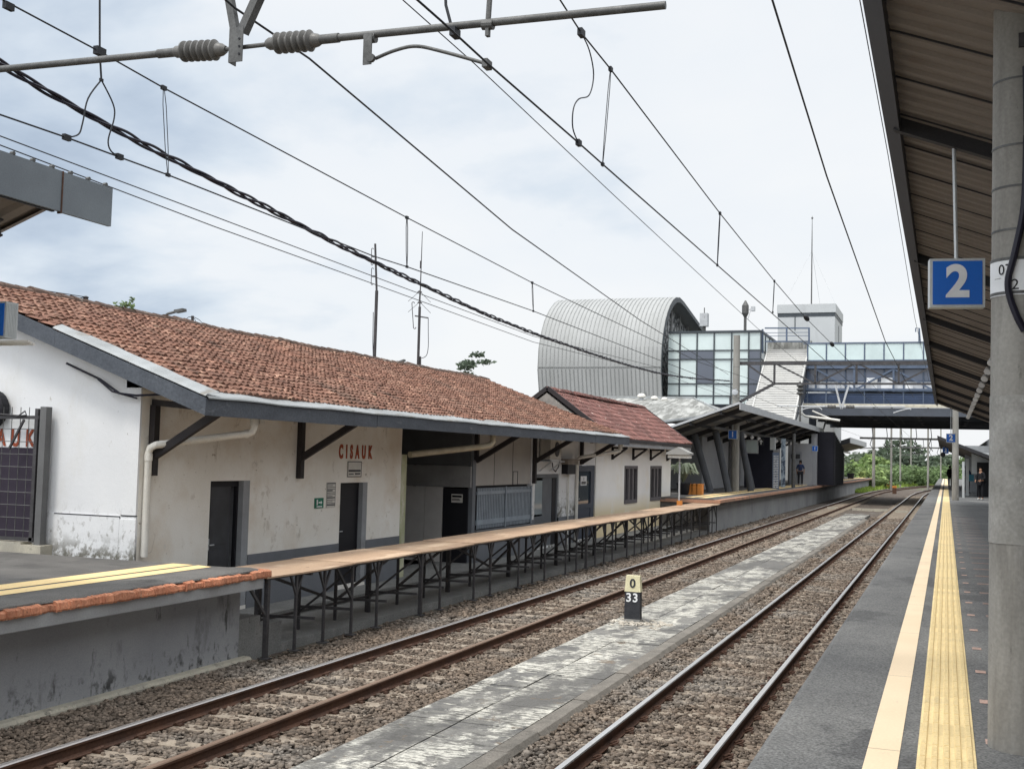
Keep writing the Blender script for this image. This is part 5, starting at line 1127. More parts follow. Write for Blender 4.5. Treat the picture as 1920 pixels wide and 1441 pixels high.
b = MB(); pol = [(84.8,ZG)]+inner[1:-1]+[(111,8.5),(111,ZG)]; b.add([(HX1-1.2,y,z) for y, z in pol], [tuple(range(len(pol)))])
b.build('perforated_screen', mat('perforated_screen', (0.42,0.43,0.43), (0.04,0.045,0.05), 2.6, .44, .50, rough=.6, fine=.05), hall)
b = MB(); b.add([(HX0+.3,y,z) for y, z in pol], [tuple(range(len(pol)))]); b.build('end_wall', m_hall, hall)
for k in range(5): x0 = 89+k*3.1; b = MB(); b.box(HX1-1.15,HX1-1.05,x0,x0+.12,8.5,12.7); b.build('screen_post', m_hall, hall)
# glazed link building
LY = 86.0
zz = lambda y: float(ony(1320, y, LY)[2])
xx = lambda x: float(ony(x, 690, LY)[0])
gl = thing('glazed_link_building', 'boxy building with pale green glass panels in a dark grid beside the curved hall', 'glass building', (-16,90,ZG))
LX0, LX1 = -19.95, xx(1426); LZ = [zz(758), zz(741.5), zz(719), zz(673.3), zz(656.7), zz(623)]; LZ[0] -= 0
b = MB(); b.box(LX0,LX1,LY+.1,LY+14,LZ[0],LZ[-1]-.05); b.build('body', m_glz, gl)
xsg = [LX0, xx(1274), xx(1306), xx(1338), xx(1371), xx(1403), LX1]
b = MB()
for z in LZ: b.box(LX0,LX1+.05,LY+.02,LY+.11,z-.04,z+.04)
for x in xsg[1:]: b.box(x-.045,x+.045,LY,LY+.12,LZ[0],LZ[-1])
for z in LZ: b.box(LX1-.02,LX1+.06,LY+.1,LY+14,z-.05,z+.05)
for k in range(1,6): b.box(LX1-.02,LX1+.06,LY+k*2.2-.05,LY+k*2.2+.05,LZ[0],LZ[-1])
b.build('mullion_grid', m_mullion, gl)
b = MB(); b.box(LX0,LX1+.08,LY-.02,LY+14.1,LZ[-1]-.04,LZ[-1]+.12); b.build('roof_edge', m_mullion, gl)
def pan(i0, i1, j0, j1): b = MB(); b.box(xsg[i0]+.06,xsg[i1]-.06,LY+.05,LY+.09,LZ[j0]+.05,LZ[j1]-.05); b.build('dark_pane', m_glzdk, gl)
pan(2,3,2,3); pan(2,3,3,4); pan(1,2,3,4); pan(5,6,1,2); pan(5,6,2,3); pan(5,6,3,4)
b = MB(); b.box(LX0,LX1,LY+.2,LY+14,LZ[0]-.5,LZ[0]-.06); b.build('soffit', m_girder, gl)
b = MB(); b.box(LX0+.3,LX1-.3,LY+.6,LY+13.5,ZG,LZ[0]-.5); b.build('lower_storey', m_room, gl)
# roof equipment
t = thing('roof_cabinet', 'grey equipment cabinet on a short mast at the hall roof end', 'cabinet', tuple(ony(1320,620,88)))
a, c = ony(1314,588,88), ony(1328,612,88); b = MB(); b.box(a[0],c[0],87.6,88.2,c[2],a[2]); b.build('box', m_galvlt, t); b = MB(); b.box((a[0]+c[0])/2-.12,(a[0]+c[0])/2+.12,87.8,88.0,LZ[-1],c[2]); b.tube([((a[0]+c[0])/2,87.9,a[2]),((a[0]+c[0])/2,87.9,a[2]+.45)], .04, 6); b.build('stand', m_galv, t)
t = thing('antenna_mast', 'stubby antenna mast with panel aerials on the glass building roof', 'antenna', tuple(ony(1397,620,89)))
a = ony(1397,622,89); top = ony(1397,568,89); b = MB(); b.tube([(a[0],89,a[2]-.3),(a[0],89,top[2]-.6)], .11, 8); b.tube([(a[0],89,top[2]-.6),(a[0],89,top[2])], .03, 6); b.build('pole', m_galv, t)
b = MB(); zc_ = ony(1397,580,89)[2]; b.lathe((a[0],89,zc_-.7),(0,0,1),[(0,.06),(.4,.26),(1.0,.26),(1.4,.05)],10); b.build('aerial', m_galv, t)
b = MB(); b.bar((a[0],89,zc_-.1),(a[0]+.6,89,zc_+.05),.06,.06); b.box(a[0]+.45,a[0]+.75,88.8,89.1,zc_-.15,zc_+.2); b.tube([(a[0]+.4,89,zc_-.1),(a[0]+.2,89,zc_-.8)], .02, 5); b.build('side_dish', m_galvlt, t)

br_ = thing('footbridge', 'blue steel truss footbridge with glass parapet crossing above both tracks', 'footbridge', (-2,96,3.6))
BYN, BYF = 86.0, 107.5
bz = lambda y: float(ony(1650, y, BYN)[2])
BX0, BX1 = float(ony(1506,700,BYN)[0]), 9.5
zs = {y: bz(y) for y in (642,674,682,690,712,716,731,734,757,763,778)}
b = MB(); b.box(BX0,BX1,BYN+1.5,BYF,zs[690],zs[682]); b.build('ceiling_band', m_bsteel, br_)
npan = 0; x = BX0+.3; ps_ = 1.335
while x < BX1:
    b = MB(); b.box(x+.05,x+ps_-.05,BYN+.03,BYN+.07,zs[674],zs[642]-.06); b.build('parapet_glass', m_bglass, br_)
    x += ps_; npan += 1
b = MB(); b.box(BX0,BX1,BYN-.02,BYN+.08,zs[642]-.06,zs[642]+.04); x = BX0+.3
while x < BX1: b.box(x-.045,x+.045,BYN-.01,BYN+.09,zs[674],zs[642]-.06); x += ps_
b.build('parapet_frame', m_bsteel, br_)
b = MB(); b.box(BX0,BX1,BYN,BYN+.5,zs[682],zs[674]); b.box(BX0,BX1,BYN-.05,BYN+.3,zs[690]-.02,zs[682]-.12); b.build('top_chord', m_bsteel, br_)
b = MB(); b.box(BX0,BX1,BYN+.42,BYN+.5,zs[712],zs[690]); b.build('dark_window_band', m_bdark, br_)
b = MB(); b.box(BX0,BX1,BYN+.42,BYN+.5,zs[731],zs[716]+.05); b.build('pale_window_band', m_blight, br_)
b = MB(); b.box(BX0,BX1,BYN+.38,BYN+.52,zs[716]+.05,zs[712]); b.box(BX0,BX1,BYN+.38,BYN+.52,zs[734],zs[731]); x = BX0+.3
while x < BX1: b.box(x-.05,x+.05,BYN+.34,BYN+.53,zs[734],zs[690]); x += ps_
b.build('window_frame', m_bsteel, br_)
b = MB()
x = BX0+.9; k = 0
while x < BX1-2.7:
    b.box(x-.07,x+.07,BYN+.0,BYN+.14,zs[734],zs[690]); 
    if k % 2 == 0: b.bar((x,BYN+.07,zs[690]-.05),(x+2.7,BYN+.07,zs[734]+.1),.13,.13)
    else: b.bar((x,BYN+.07,zs[734]+.1),(x+2.7,BYN+.07,zs[690]-.05),.13,.13)
    x += 2.7; k += 1
b.box(BX0,BX1,BYN-.02,BYN+.16,zs[731]-.05,zs[731]+.12); b.build('truss_lattice', m_bsteel, br_)
b = MB(); b.box(BX0,BX1,BYN+.5,BYN+.56,zs[757],zs[734]-.1); b.build('blue_infill_panel', m_bblue, br_)
b = MB(); 
for k in range(6): z = zs[757]+(zs[734]-.1-zs[757])*k/5.5; b.box(BX0,BX1,BYN+.1,BYN+.14,z,z+.04)
x = BX0+.3
while x < BX1: b.box(x-.04,x+.04,BYN+.05,BYN+.14,zs[757],zs[734]+.05); x += ps_
b.build('handrail', m_bsteel, br_)
b = MB(); b.box(BX0,BX1,BYN-.05,BYN+.5,zs[763],zs[757]); b.build('ledge', m_cream2, br_)
b = MB(); b.box(BX0,BX1,BYN,BYN+.4,zs[778],zs[763]-.05); b.box(BX0,BX1,BYF-.4,BYF,zs[778]-.2,zs[763]-.05); b.box(BX0,BX1,BYN-.12,BYN+.5,zs[778]-.06,zs[778]); b.box(BX0,BX1,BYF-.5,BYF+.1,zs[778]-.26,zs[778]-.2)
for yy in (91,96.5,102): b.box(BX0,BX1,yy,yy+.3,zs[778]-.15,zs[778]+.1)
x = BX0+1
while x < BX1: b.box(x,x+.25,BYN+.4,BYF-.4,zs[778]-.02,zs[778]+.18); x += 3.4
b.build('girder', m_girder, br_)
b = MB(); b.box(BX0,BX1,BYN+.3,BYF-.3,zs[778]+.2,zs[763]-.1); b.build('deck', m_girder, br_)
b = MB(); b.box(BX0,BX1,BYN+1.6,BYF,zs[682]+.05,zs[674]); b.box(BX0,BX1,BYF-.3,BYF,zs[734],zs[690]); b.build('roof', m_roofsheet, br_)
b = MB()
for (px0, px1, y0_, y1_) in ((1568,1576,721,728),(1625,1645,708,731),(1652,1674,708,731),(1698,1712,719,729)):
    a, c = ony(px0,y0_,BYN+.3), ony(px1,y1_,BYN+.3); b.box(a[0],c[0],BYN+.25,BYN+.33,c[2],a[2])
b.build('wall_notice', m_signwhite, br_)
b = MB(); b.tube([ony(1493,767,84), ony(1510,780,84), ony(1560,786,84), ony(1575,788,84)], .09, 10); b.tube([ony(1523,770,84.5), ony(1560,786,84.5)], .06, 8); b.build('drain_pipe', m_pvc, br_, smooth=True)
for x in (3.2, 7.5):
    b = MB(); b.box(x,x+.6,95,95.6,ZP2,zs[778]); b.build('pier', m_conc, br_)
b = MB(); b.box(BX0+.0,BX0+.5,BYN+4,BYN+4.6,ZP1F,zs[778]); b.build('pier', m_girder, br_)
b = MB(); b.tube([ony(1723,643,85.9), ony(1723,615,85.9), ony(1717,615,85.9), ony(1717,622,85.9)], .05, 6); b.tube([ony(1726,643,85.9), ony(1724,615,85.9)], .04, 6); b.build('lamp_bracket', m_bsteel, br_)

sr = thing('stair_roof', 'cream ribbed metal roof sloping down from the footbridge to the far left platform', 'stair roof', (-11,80,4))
SX0, SX1 = -12.55, -9.62; ST = (87.2, 8.55); SB = (78.3, 2.52)
def sp(k): return ST[0]+(SB[0]-ST[0])*k, ST[1]+(SB[1]-ST[1])*k
nr = 34; b = MB()
for k in range(nr):
    y0_, z0_ = sp(k/nr); y1_, z1_ = sp((k+1)/nr); w0 = 0 if k < nr*.55 else (k/nr-.55)*3.5
    b.add([(SX0-w0,y0_,z0_),(SX1,y0_,z0_),(SX0-w0,y1_-.02,z1_+.075),(SX1,y1_-.02,z1_+.075),(SX0-w0,y1_,z1_),(SX1,y1_,z1_)], [(0,1,3,2),(2,3,5,4)])
b.build('ribbed_sheet', m_stairroof, sr, fix=False)
b = MB()
for X in (SX0-.02, SX1+.02): b.bar((X,ST[0],ST[1]-.1),(X,SB[0],SB[1]-.1),.10,.32)
b.build('edge_trim', m_stairroof, sr)
b = MB(); b.add([(SX1-.02,*ST),(SX1-.02,*SB),(SX1-.02,SB[0],SB[1]-.5),(SX1-.02,ST[0],ST[1]-3.0)], [(0,1,2,3)]); b.build('side_wall', m_girder, sr)
b = MB(); b.box(SX0-.05,SX1+.25,87.15,87.6,8.55,9.15); b.build('ridge_cap', m_dome, sr)
t = thing('roof_railing', 'dark open steel guard frame standing above the top of the ribbed stair roof', 'railing', (-11,87,8.8))
b = MB(); Yr = 86.4; 
for (xa, ya, xb, yb_, th) in ((1430,617,1430,662,.12),(1517,614,1517,668,.12),(1434,615,1518,615,.10),(1434,640,1518,640,.10),(1475,615,1475,640,.12),(1434,624,1516,623,.04),(1434,630,1516,629,.04)): b.bar(ony(xa,ya,Yr), ony(xb,yb_,Yr), th, th)
b.bar(ony(1430,643,Yr), ony(1400,662,Yr), .09,.09); b.bar(ony(1400,662,Yr), ony(1399,680,Yr), .07,.07); b.build('frame', m_bsteel, t)
tw_ = thing('lift_tower', 'square pale grey lift tower with a dark line under its cap behind the footbridge', 'tower', (-12,112,ZP1F))
a, c = ony(1457,570,108), ony(1567,570,108); zt = (a[2]+c[2])/2
b = MB(); b.box(a[0]+.08,c[0]-.08,108.08,116,ZP1F,zt-1.1); b.build('shaft', m_tower, tw_)
b = MB(); b.box(a[0],c[0],108,116.2,zt-.8,zt); b.build('cap', m_tower, tw_); b = MB(); b.box(a[0]+.05,c[0]-.05,108.05,116.1,zt-1.15,zt-.8); b.build('shadow_gap', m_mullion, tw_)
b = MB(); b.box(c[0]-.08,c[0]-.05,112,112.25,zt-6,zt-1.6); b.build('slot_window', m_mullion, tw_); b = MB(); p = ony(1491,595,108); b.box(p[0]-.06,p[0]+.02,108.04,108.1,p[2]-1.2,p[2]+1.0); b.build('slot_window', m_mullion, tw_)
p = ony(1523,405,110); t = thing('lightning_mast', 'very tall thin mast with guy wires on top of the pale lift tower', 'mast', (float(p[0]),110,zt))
b = MB(); b.tube([(p[0],110,zt-.1),(p[0],110,p[2]-2.5),(p[0],110,p[2])], [.07,.05,.02], 6); b.lathe((p[0],110,p[2]-.3),(0,0,1),[(0,.03),(.1,.12),(.2,.03)],8); b.build('pole', m_galv, t)
b = MB()
for dx, dy in ((-2.4,-1.6),(2.3,-1.4),(0.5,4)): b.tube([(p[0],110,zt+(p[2]-zt)*.62),(p[0]+dx,110+dy,zt)], .012, 4)
b.build('guy_wire', m_galvlt, t)

# stained translucent roof between the houses and the hall
dm = thing('translucent_roof', 'low hipped translucent roof streaked with dirt behind the red roof house', 'roof', (-16,68,1))
P = [q(1150,778,62), q(1270,795,62), q(1355,772,70), q(1292,750,72), q(1200,750,72)]
A_, B_, C_, D_, E_ = [tuple(map(float,p)) for p in P]
b = MB(); b.add([(-22,60,2.2),(-15.2,60,1.9),(-11.9,66,2.75),(-14.6,70,3.85),(-20.5,70,3.85),(-22,80,2.2),(-11.9,80,2.75)], [(0,1,3,4),(1,2,3),(3,2,6),(4,3,6,5),(0,4,5)]); b.build('sheet', m_dome, dm)
b = MB(); b.bar((-20.5,70,3.88),(-14.6,70,3.88),.25,.15); b.bar((-14.6,70,3.88),(-11.9,66,2.8),.12,.1); b.bar((-15.2,60,1.92),(-11.9,66,2.78),.12,.12); b.build('ridge_strip', m_flash, dm)
b = MB(); b.box(-21.5,-12.2,61,79,ZG,1.85); b.build('wall', m_room, dm)
b = MB(); b.add([(-16,57,1.65),(-12.6,57,1.25),(-12.2,62,1.75),(-15.6,62,2.25)], [(0,1,2,3)]); b.build('white_sheet', m_signwhite, dm)
for px, py in ((1203,742),(1227,746),(1246,748)):
    p = q(px, py, 69); t = thing('roof_ventilator', {1203:'leftmost and largest of three pale mushroom ventilators on the dirty translucent roof',1227:'middle of three pale mushroom ventilators on the dirty translucent roof',1246:'rightmost and flattest of three pale mushroom ventilators on the translucent roof'}[px], 'ventilator', tuple(p), 'mushroom ventilators')
    s = {1203:.27,1227:.23,1246:.2}[px]; b = MB(); b.lathe(p-np.array([0,0,s*.4]), (0,0,1), [(0,s*.8),(s*.2,s),(s*.6,s*.95),(s*.9,s*.5),(s,s*.05)], 14); b.build('cap', m_pvc, t, smooth=True)
    b = MB(); b.tube([(p[0],p[1],2.7),(p[0],p[1],p[2]-s*.35)], s*.5, 8); b.build('neck', m_galvlt, t)

# ------------------------------------------------------------------ masts, lamps and plants above the station roof
def folded(mb, c, w, h, r=.02, tilt=0):
    pts = []; 
    for k in range(17):
        a = 2*PI*k/16; x = w/2*math.cos(a); z = (h/2-w/2)*(1 if math.sin(a) >= 0 else -1) + w/2*math.sin(a); pts.append((c[0]+x+z*tilt, c[1], c[2]+z))
    mb.tube(pts, r, 5, caps=False)
Ya = 33.0
p0, p1 = ony(701.5,690,Ya), ony(703.5,457,Ya)
t = thing('radio_antenna', 'thick plain radio pole with two small loop aerials rising behind the clay tile roof', 'antenna', (float(p0[0]),Ya,ZG))
b = MB(); b.tube([(p0[0],Ya,ZG),(p0[0],Ya,ony(703,545,Ya)[2])], .055, 8); b.tube([(p0[0],Ya,ony(703,548,Ya)[2]),(p1[0],Ya,p1[2])], .036, 8); b.build('pole', m_steel, t)
for y_ in (481, 518):
    c = ony(698,y_,Ya); b = MB(); folded(b, c, .07, .55, .012); b.bar(c, c+np.array([.15,0,0]), .03,.05); b.build('loop_aerial', m_steel, t)
b = MB(); b.tube([ony(700,585,Ya), ony(699,640,Ya), ony(700,690,Ya)], .012, 5); b.build('cable', m_cable, t)
p0, p1 = ony(784,700,Ya), ony(787,575,Ya)
t = thing('radio_antenna', 'slender radio mast with drooping rods and a side loop rising behind the clay tile roof', 'antenna', (float(p0[0]),Ya,ZG))
b = MB(); b.tube([(p0[0],Ya,ZG),(p1[0],Ya,p1[2])], .045, 8); b.tube([p1, ony(792,434,Ya)], [.022,.01], 6); c = ony(789,496,Ya); b.tube([c-np.array([0,0,.12]), c+np.array([0,0,.12])], .03, 6); b.tube([ony(788,690,Ya), ony(788,668,Ya)], .03, 6); b.build('pole', m_steel, t)
b = MB()
for y_ in (546, 566):
    c = ony(787,y_,Ya); b.lathe(c-np.array([0,0,.03]),(0,0,1),[(0,.09),(.06,.02)],8)
    for a in range(4): 
        a_ = a*PI/2+.5; b.tube([c, c+np.array([.36*math.cos(a_),.36*math.sin(a_),-.34])], .007, 4)
b.build('ground_rods', m_steel, t)
b = MB(); folded(b, ony(776,591,Ya), .09, .86, .013, -.10); c = ony(787,594,Ya); b.bar(ony(778,592,Ya), ony(803,596,Ya), .03,.04); b.build('loop_aerial', m_steel, t)
b = MB(); b.tube(smooth_path([ony(803,596,Ya), ony(803,620,Ya), ony(803,650,Ya), ony(799,667,Ya), ony(788,672,Ya)],4), .011, 5); b.build('cable', m_cable, t)
def street_lamp(label, px, Y):
    pts = [ony(x,y,Y) for x,y in px]; base_ = (float(pts[0][0])-.3, Y, ZG)
    t = thing('street_lamp', label, 'street lamp', base_, 'street lamps behind the roof')
    b = MB(); b.tube([base_, (base_[0],Y,float(pts[0][2])-.4)]+[tuple(p) for p in pts[:-1]], .045, 8); b.build('pole', m_galv, t)
    b = MB(); b.bar(pts[-2], pts[-1], .22, .09); b.build('lamp_head', m_galv, t)
street_lamp('curved street lamp peeking over the left part of the tiled ridge', [(303,597),(315,588),(330,584),(346,581)], 30)
street_lamp('street lamp whose flat head alone shows between the two radio masts', [(735,682),(742,680),(748,679),(759,675)], 52)
def over_ridge(px, y): return onx(px, y, XR)
p = over_ridge(160,572); t = thing('ridge_insulator', 'small dark insulator with a wire on the left part of the tiled roof ridge', 'insulator', tuple(p))
b = MB(); b.lathe(p-np.array([0,0,.05]),(0,0,1),[(0,.05),(.05,.07),(.09,.035),(.13,.07),(.17,.04),(.2,.06),(.22,.02)],10); b.build('body', m_steel, t)
b = MB(); b.tube([over_ridge(-20,528), over_ridge(60,541), p+np.array([0,0,.15])], .008, 5); b.tube([p+np.array([0,0,.15]), over_ridge(142,560), over_ridge(150,571)], .008, 5); b.build('wire', m_wire, t)
p = over_ridge(361,610); t = thing('ridge_post', 'short dark post with stay wires standing on the tiled roof ridge', 'post', tuple(p))
b = MB(); b.tube([p-np.array([0,0,.1]), over_ridge(361,592)], .03, 8); b.build('post', m_steel, t)
b = MB(); top = over_ridge(361,593)
for e in ((345,602),(371,612),(385,611)): m_ = over_ridge((361+e[0])/2, (593+e[1])/2-3); b.tube([top, m_, over_ridge(*e)], .007, 4)
b.build('stay_wires', m_wire, t)

# ------------------------------------------------------------------ foliage
def leaves(mb, c, rad, n, s, flat=.8, droop=0.0):
    c = np.array(c, float); rad = np.array(rad, float)
    d = rng.normal(size=(n,3)); d /= np.linalg.norm(d,axis=1)[:,None]; r = rng.uniform(.25,1,n)**(1/2.2)
    P_ = c + d*r[:,None]*rad
    for p, dd in zip(P_, d):
        a = rng.normal(size=3); a[2] *= .5; a /= np.linalg.norm(a); u = np.cross(a, dd+rng.normal(size=3)*.4); nu = np.linalg.norm(u); 
        if nu < 1e-6: continue
        u /= nu; k = s*rng.uniform(.6,1.4); a = a*k; u = u*k*flat*.6; o = np.array([0,0,-droop*k])
        mb.add([p-a, p+u, p+a+o, p-u], [(0,1,2,3)], float(rng.uniform(0,1)))
def clumpy(mb, c, R, nc, n, s, squash=.75, layered=False):
    for k in range(nc):
        d = rng.normal(size=3); d /= np.linalg.norm(d); d[2] = d[2]*squash
        rr = R*rng.uniform(.35,.95); p = np.array(c)+d*rr*np.array([1,1,.9])
        q_ = R*rng.uniform(.22,.42)
        leaves(mb, p, (q_*1.25, q_*1.25, q_*(.35 if layered else .8)), n, s)
def tree(label, x, y, ztop, R, m, group, nc=16, n=55, s=.38, zb=ZG, layered=False, name='leafy_tree'):
    t = thing(name, label, 'tree', (x,y,zb), group)
    H = ztop-zb; b = MB(); tx = random.uniform(-.3,.3)
    b.tube([(x,y,zb),(x+tx*.5,y,zb+H*.3),(x+tx,y,zb+H*.7)], [H*.032,H*.024,H*.010], 7); b.build('trunk', m_bark, t)
    b = MB()
    for k in range(5):
        a = random.uniform(0,2*PI); h = random.uniform(.3,.6)
        b.tube([(x+tx*.6,y,zb+H*h),(x+math.cos(a)*R*.6,y+math.sin(a)*R*.6,zb+H*(h+.22))], [H*.012,H*.004], 5)
    b.build('limb', m_bark, t)
    b = MB(); cz_ = ztop-R*.78
    clumpy(b, (x+tx,y,cz_), R, nc, n, s, layered=layered); b.build('crown', m, t, fix=False)
    return t
m_leafmid2 = leaf_mat('leaf_greyish', (0.15,0.185,0.13), (0.12,0.15,0.10))
# distant trees beyond the footbridge
specs = [ # px, top y, Y, radius, material, label
 (1590,846,190,3.2,m_leafmid2,'pale hazy tree behind the bright bushes, left of the tall double mast'),
 (1612,843,200,3.2,m_leafmid2,'pale rounded tree touching the left side of the thick distant mast'),
 (1630,850,185,2.8,m_leafbr,'light green tree just left of the foot of the thick distant mast'),
 (1655,836,200,3.6,m_leafdk,'dark spreading tree just right of the thick distant mast'),
 (1672,828,215,3.6,m_leafdk,'dark tree with a broken crown left of the tallest dark tree'),
 (1690,819,210,3.9,m_leafdk,'tallest dark tree under the footbridge with layered boughs'),
 (1707,834,205,3.6,m_leafdk,'dark sloping tree right of the tallest dark tree'),
 (1726,850,200,3.2,m_leafdk,'lower dark tree left of the gap of bright sky'),
 (1756,848,205,2.9,m_leafdk,'dark rounded tree right of the gap of bright sky'),
 (1772,846,215,3.2,m_leafdk,'dark tree partly hidden behind the small blue 2 sign mast'),
 (1790,850,225,3.0,m_leaf,'mid green tree behind the distant canopy posts'),
 (1560,852,185,3.0,m_leaf,'mid green tree seen just past the dark louvred screen'),
]
for (px, py, Y, R, m, lab) in specs:
    p = ony(px, py, Y); tree(lab, float(p[0]), Y, float(p[2]), R, m, 'trees beyond the footbridge', nc=18, n=45, s=.42, layered=(m is m_leafdk))
p = ony(892,671,70.0)
tree('small layered dark tree standing alone against the sky behind the end of the tiled ridge', float(p[0]), 70.0, float(p[2])+.55, 1.35, m_leafdk, 'trees beyond the footbridge', nc=13, n=34, s=.16, layered=True)['group'] = 'lone tree'
bush = [(1588,866,150,2.4,m_leaf),(1603,872,152,2.2,m_leafbr),(1622,873,150,2.2,m_leafbr),(1645,868,160,2.6,m_leafbr),(1660,878,155,2.2,m_leaf),(1668,866,172,2.6,m_leaf),(1688,870,176,2.6,m_leaf),(1706,868,180,2.6,m_leaf),(1722,872,182,2.4,m_leaf),(1740,876,184,2.3,m_leaf),(1757,868,188,2.6,m_leaf),(1774,868,190,2.6,m_leaf),(1640,888,150,1.4,m_leafbr),(1790,880,195,2.4,m_leaf)]
lab_b = ['rounded green bush by the distant figure at the far platform end','bright bush behind the plant pot at the far platform end','bright bush left of the thick distant mast foot','bright green bush right of the thick distant mast foot','green bush above the small orange trackside box','broad green bush under the dark spreading tree','broad green bush under the tallest dark tree','green bush right of the tallest dark tree','green bush beneath the lower dark tree','low bush below the gap of bright sky','green bush left of the small blue 2 sign','green bush hidden partly by the far canopy','small bright shrub at the end of the far platform wall','green bush behind the slim mast']
for (px, py, Y, R, m), lb in zip(bush, lab_b):
    p = ony(px, py, Y); t = thing('green_bush', lb, 'bush', (float(p[0]),Y,ZG), 'bushes beside the far track')
    b = MB(); b.tube([(p[0],Y,ZG),(p[0],Y,p[2]-R*.6)], .08, 5); b.build('stem', m_bark, t)
    b = MB(); hh = (p[2]-ZG)/2; 
    for k in range(9): leaves(b, (p[0]+random.uniform(-.8,.8)*R, Y+random.uniform(-.6,.6)*R, ZG+hh*random.uniform(.5,1.55)), (R*.55,R*.5,hh*.42), 75, .26)
    b.build('crown', m, t, fix=False)
# bright grass beside the track beyond the left platform
b = MB()
for k in range(9000):
    yv = random.uniform(125,250); of_ = (yv-115)**2/900.0; xv = random.uniform(-8.9, -8.3+of_*.9) if yv < 150 else random.uniform(-13, -8.4+of_*.95); h = random.uniform(.15,.55); a = random.uniform(0,PI)
    dx, dy = math.cos(a)*.08, math.sin(a)*.08; lx, ly = random.uniform(-.15,.15), random.uniform(-.15,.15)
    b.add([(xv-dx,yv-dy,ZG+.05),(xv+dx,yv+dy,ZG+.05),(xv+lx,yv+ly,ZG+h)], [(0,1,2)], random.random())
stuff(tag(b.build('trackside_grass', mat('yellow_green_grass', (0.30,0.40,0.08), (0.22,0.32,0.06), 1, rough=.8, fine=.2, fscale=3, rnd=.4), fix=False), 'bright yellow green grass beside the track past the far platform end', 'grass'))  # blades in a bright yellow green
# plants rooted in the roof ridge
def ridge_plant(label, px, py, w, n):
    p = over_ridge(px, py); t = thing('roof_plant', label, 'plant', tuple(p), 'plants growing on the roof ridge')
    b = MB(); b.tube([p-np.array([0,0,.12]), p+np.array([0,.02,.10])], .008, 4); b.build('stem', m_bark, t)
    b = MB(); leaves(b, p+np.array([0,0,.06]), (.1,w,.10), n, .05); b.build('leaves', m_leaf, t, fix=False)
ridge_plant('spreading weed rooted in the left part of the tiled roof ridge', 232, 581, .28, 90)
p = over_ridge(249,580); t = thing('roof_plant', 'upright thin weed sprouting from the tiled roof ridge', 'plant', tuple(p), 'plants growing on the roof ridge')
b = MB(); top = over_ridge(247,556); b.tube([p-np.array([0,0,.05]), (p+top)/2+np.array([0,.02,0]), top], .006, 4); b.build('stem', m_leaf, t)
b = MB()
for k in range(6): leaves(b, p+(top-p)*(.25+.13*k), (.05,.05,.03), 5, .035)
b.build('leaves', m_leaf, t, fix=False)

# potted plant, orange boxes and little post at the start of the far platform
p = onz(1281,920,ZP1F); p[:2] *= 50.6/p[1]; t = thing('potted_plant', 'big dark potted plant with drooping pale leaves beside the orange boxes', 'potted plant', tuple(p))
b = MB(); b.lathe(p,(0,0,1),[(0,.20),(.1,.26),(.42,.29),(.48,.32),(.52,.31),(.52,.2)],14); b.build('pot', m_black, t, smooth=True)
b = MB()
for k in range(46):
    a = random.uniform(0,2*PI); l = random.uniform(.45,.95); base_ = p+np.array([0,0,.5]); pts = [base_+np.array([math.cos(a)*l*t_, math.sin(a)*l*t_, random.uniform(1.0,1.7)*(1.9*t_-1.6*t_*t_)]) for t_ in (0,.3,.6,.85,1.0)]
    sd_ = np.array([-math.sin(a), math.cos(a), 0])*.07; w_ = [.3,1,1,.7,.05]
    vs = []; 
    for pt_, w1 in zip(pts, w_): vs += [pt_-sd_*w1, pt_+sd_*w1]
    b.add(vs, [(2*i,2*i+1,2*i+3,2*i+2) for i in range(4)], random.random())
b.build('leaves', leaf_mat('pale_leaf', (0.34,0.38,0.28), (0.24,0.28,0.2)), t, fix=False)
p = onz(1290,905,ZP1F); x0, y0_ = float(p[0])-.9, 56.0
t = thing('shade_palm', 'dark spiky palm in the shade behind the potted plant', 'palm', (x0,y0_,ZP1F))
b = MB(); b.tube([(x0,y0_,ZP1F),(x0,y0_,.0)], .06, 6); b.build('trunk', m_bark, t)
b = MB()
for k in range(40):
    a = random.uniform(0,2*PI); l = random.uniform(.6,1.1); base_ = np.array([x0,y0_,random.uniform(-.4,.1)]); e = base_+np.array([math.cos(a)*l, math.sin(a)*l, random.uniform(-.1,.8)]); sd_ = np.array([-math.sin(a), math.cos(a), 0])*.05
    b.add([base_, (base_+e)/2+sd_, e, (base_+e)/2-sd_], [(0,1,2,3)], random.random())
b.build('fronds', m_leafdk, t, fix=False)
for k, lb in enumerate(('left one of three orange timber planter boxes beside the potted plant','middle one of three orange timber planter boxes beside the potted plant','right one of three orange timber planter boxes, nearest the leaning column')):
    p = onz(1293+k*9, 921-k*.6, ZP1F); p[:2] *= 51.0/p[1]; t = thing('planter_box', lb, 'planter box', tuple(p), 'orange planter boxes')
    b = MB(); w_ = .125; b.box(p[0]-w_,p[0]+w_,p[1]-.02,p[1]+.4,ZP1F,ZP1F+.46); b.build('box', m_orange, t); b = MB(); b.box(p[0]-w_-.012,p[0]+w_+.012,p[1]-.035,p[1]+.41,ZP1F+.43,ZP1F+.49); b.build('rim', m_orange, t)
p = onx(1273,948,-9.55); t = thing('letter_post', 'thin post with a tiny pitched roof at the end of the plywood walkway', 'post', tuple(p))
b = MB(); b.tube([(p[0],p[1],-1.69),(p[0],p[1],.25)], .035, 8); b.build('pole', m_galvlt, t); b = MB(); b.box(p[0]-.07,p[0]+.12,p[1]-.08,p[1]+.08,-1.69,-1.52); b.build('foot', m_orange, t)
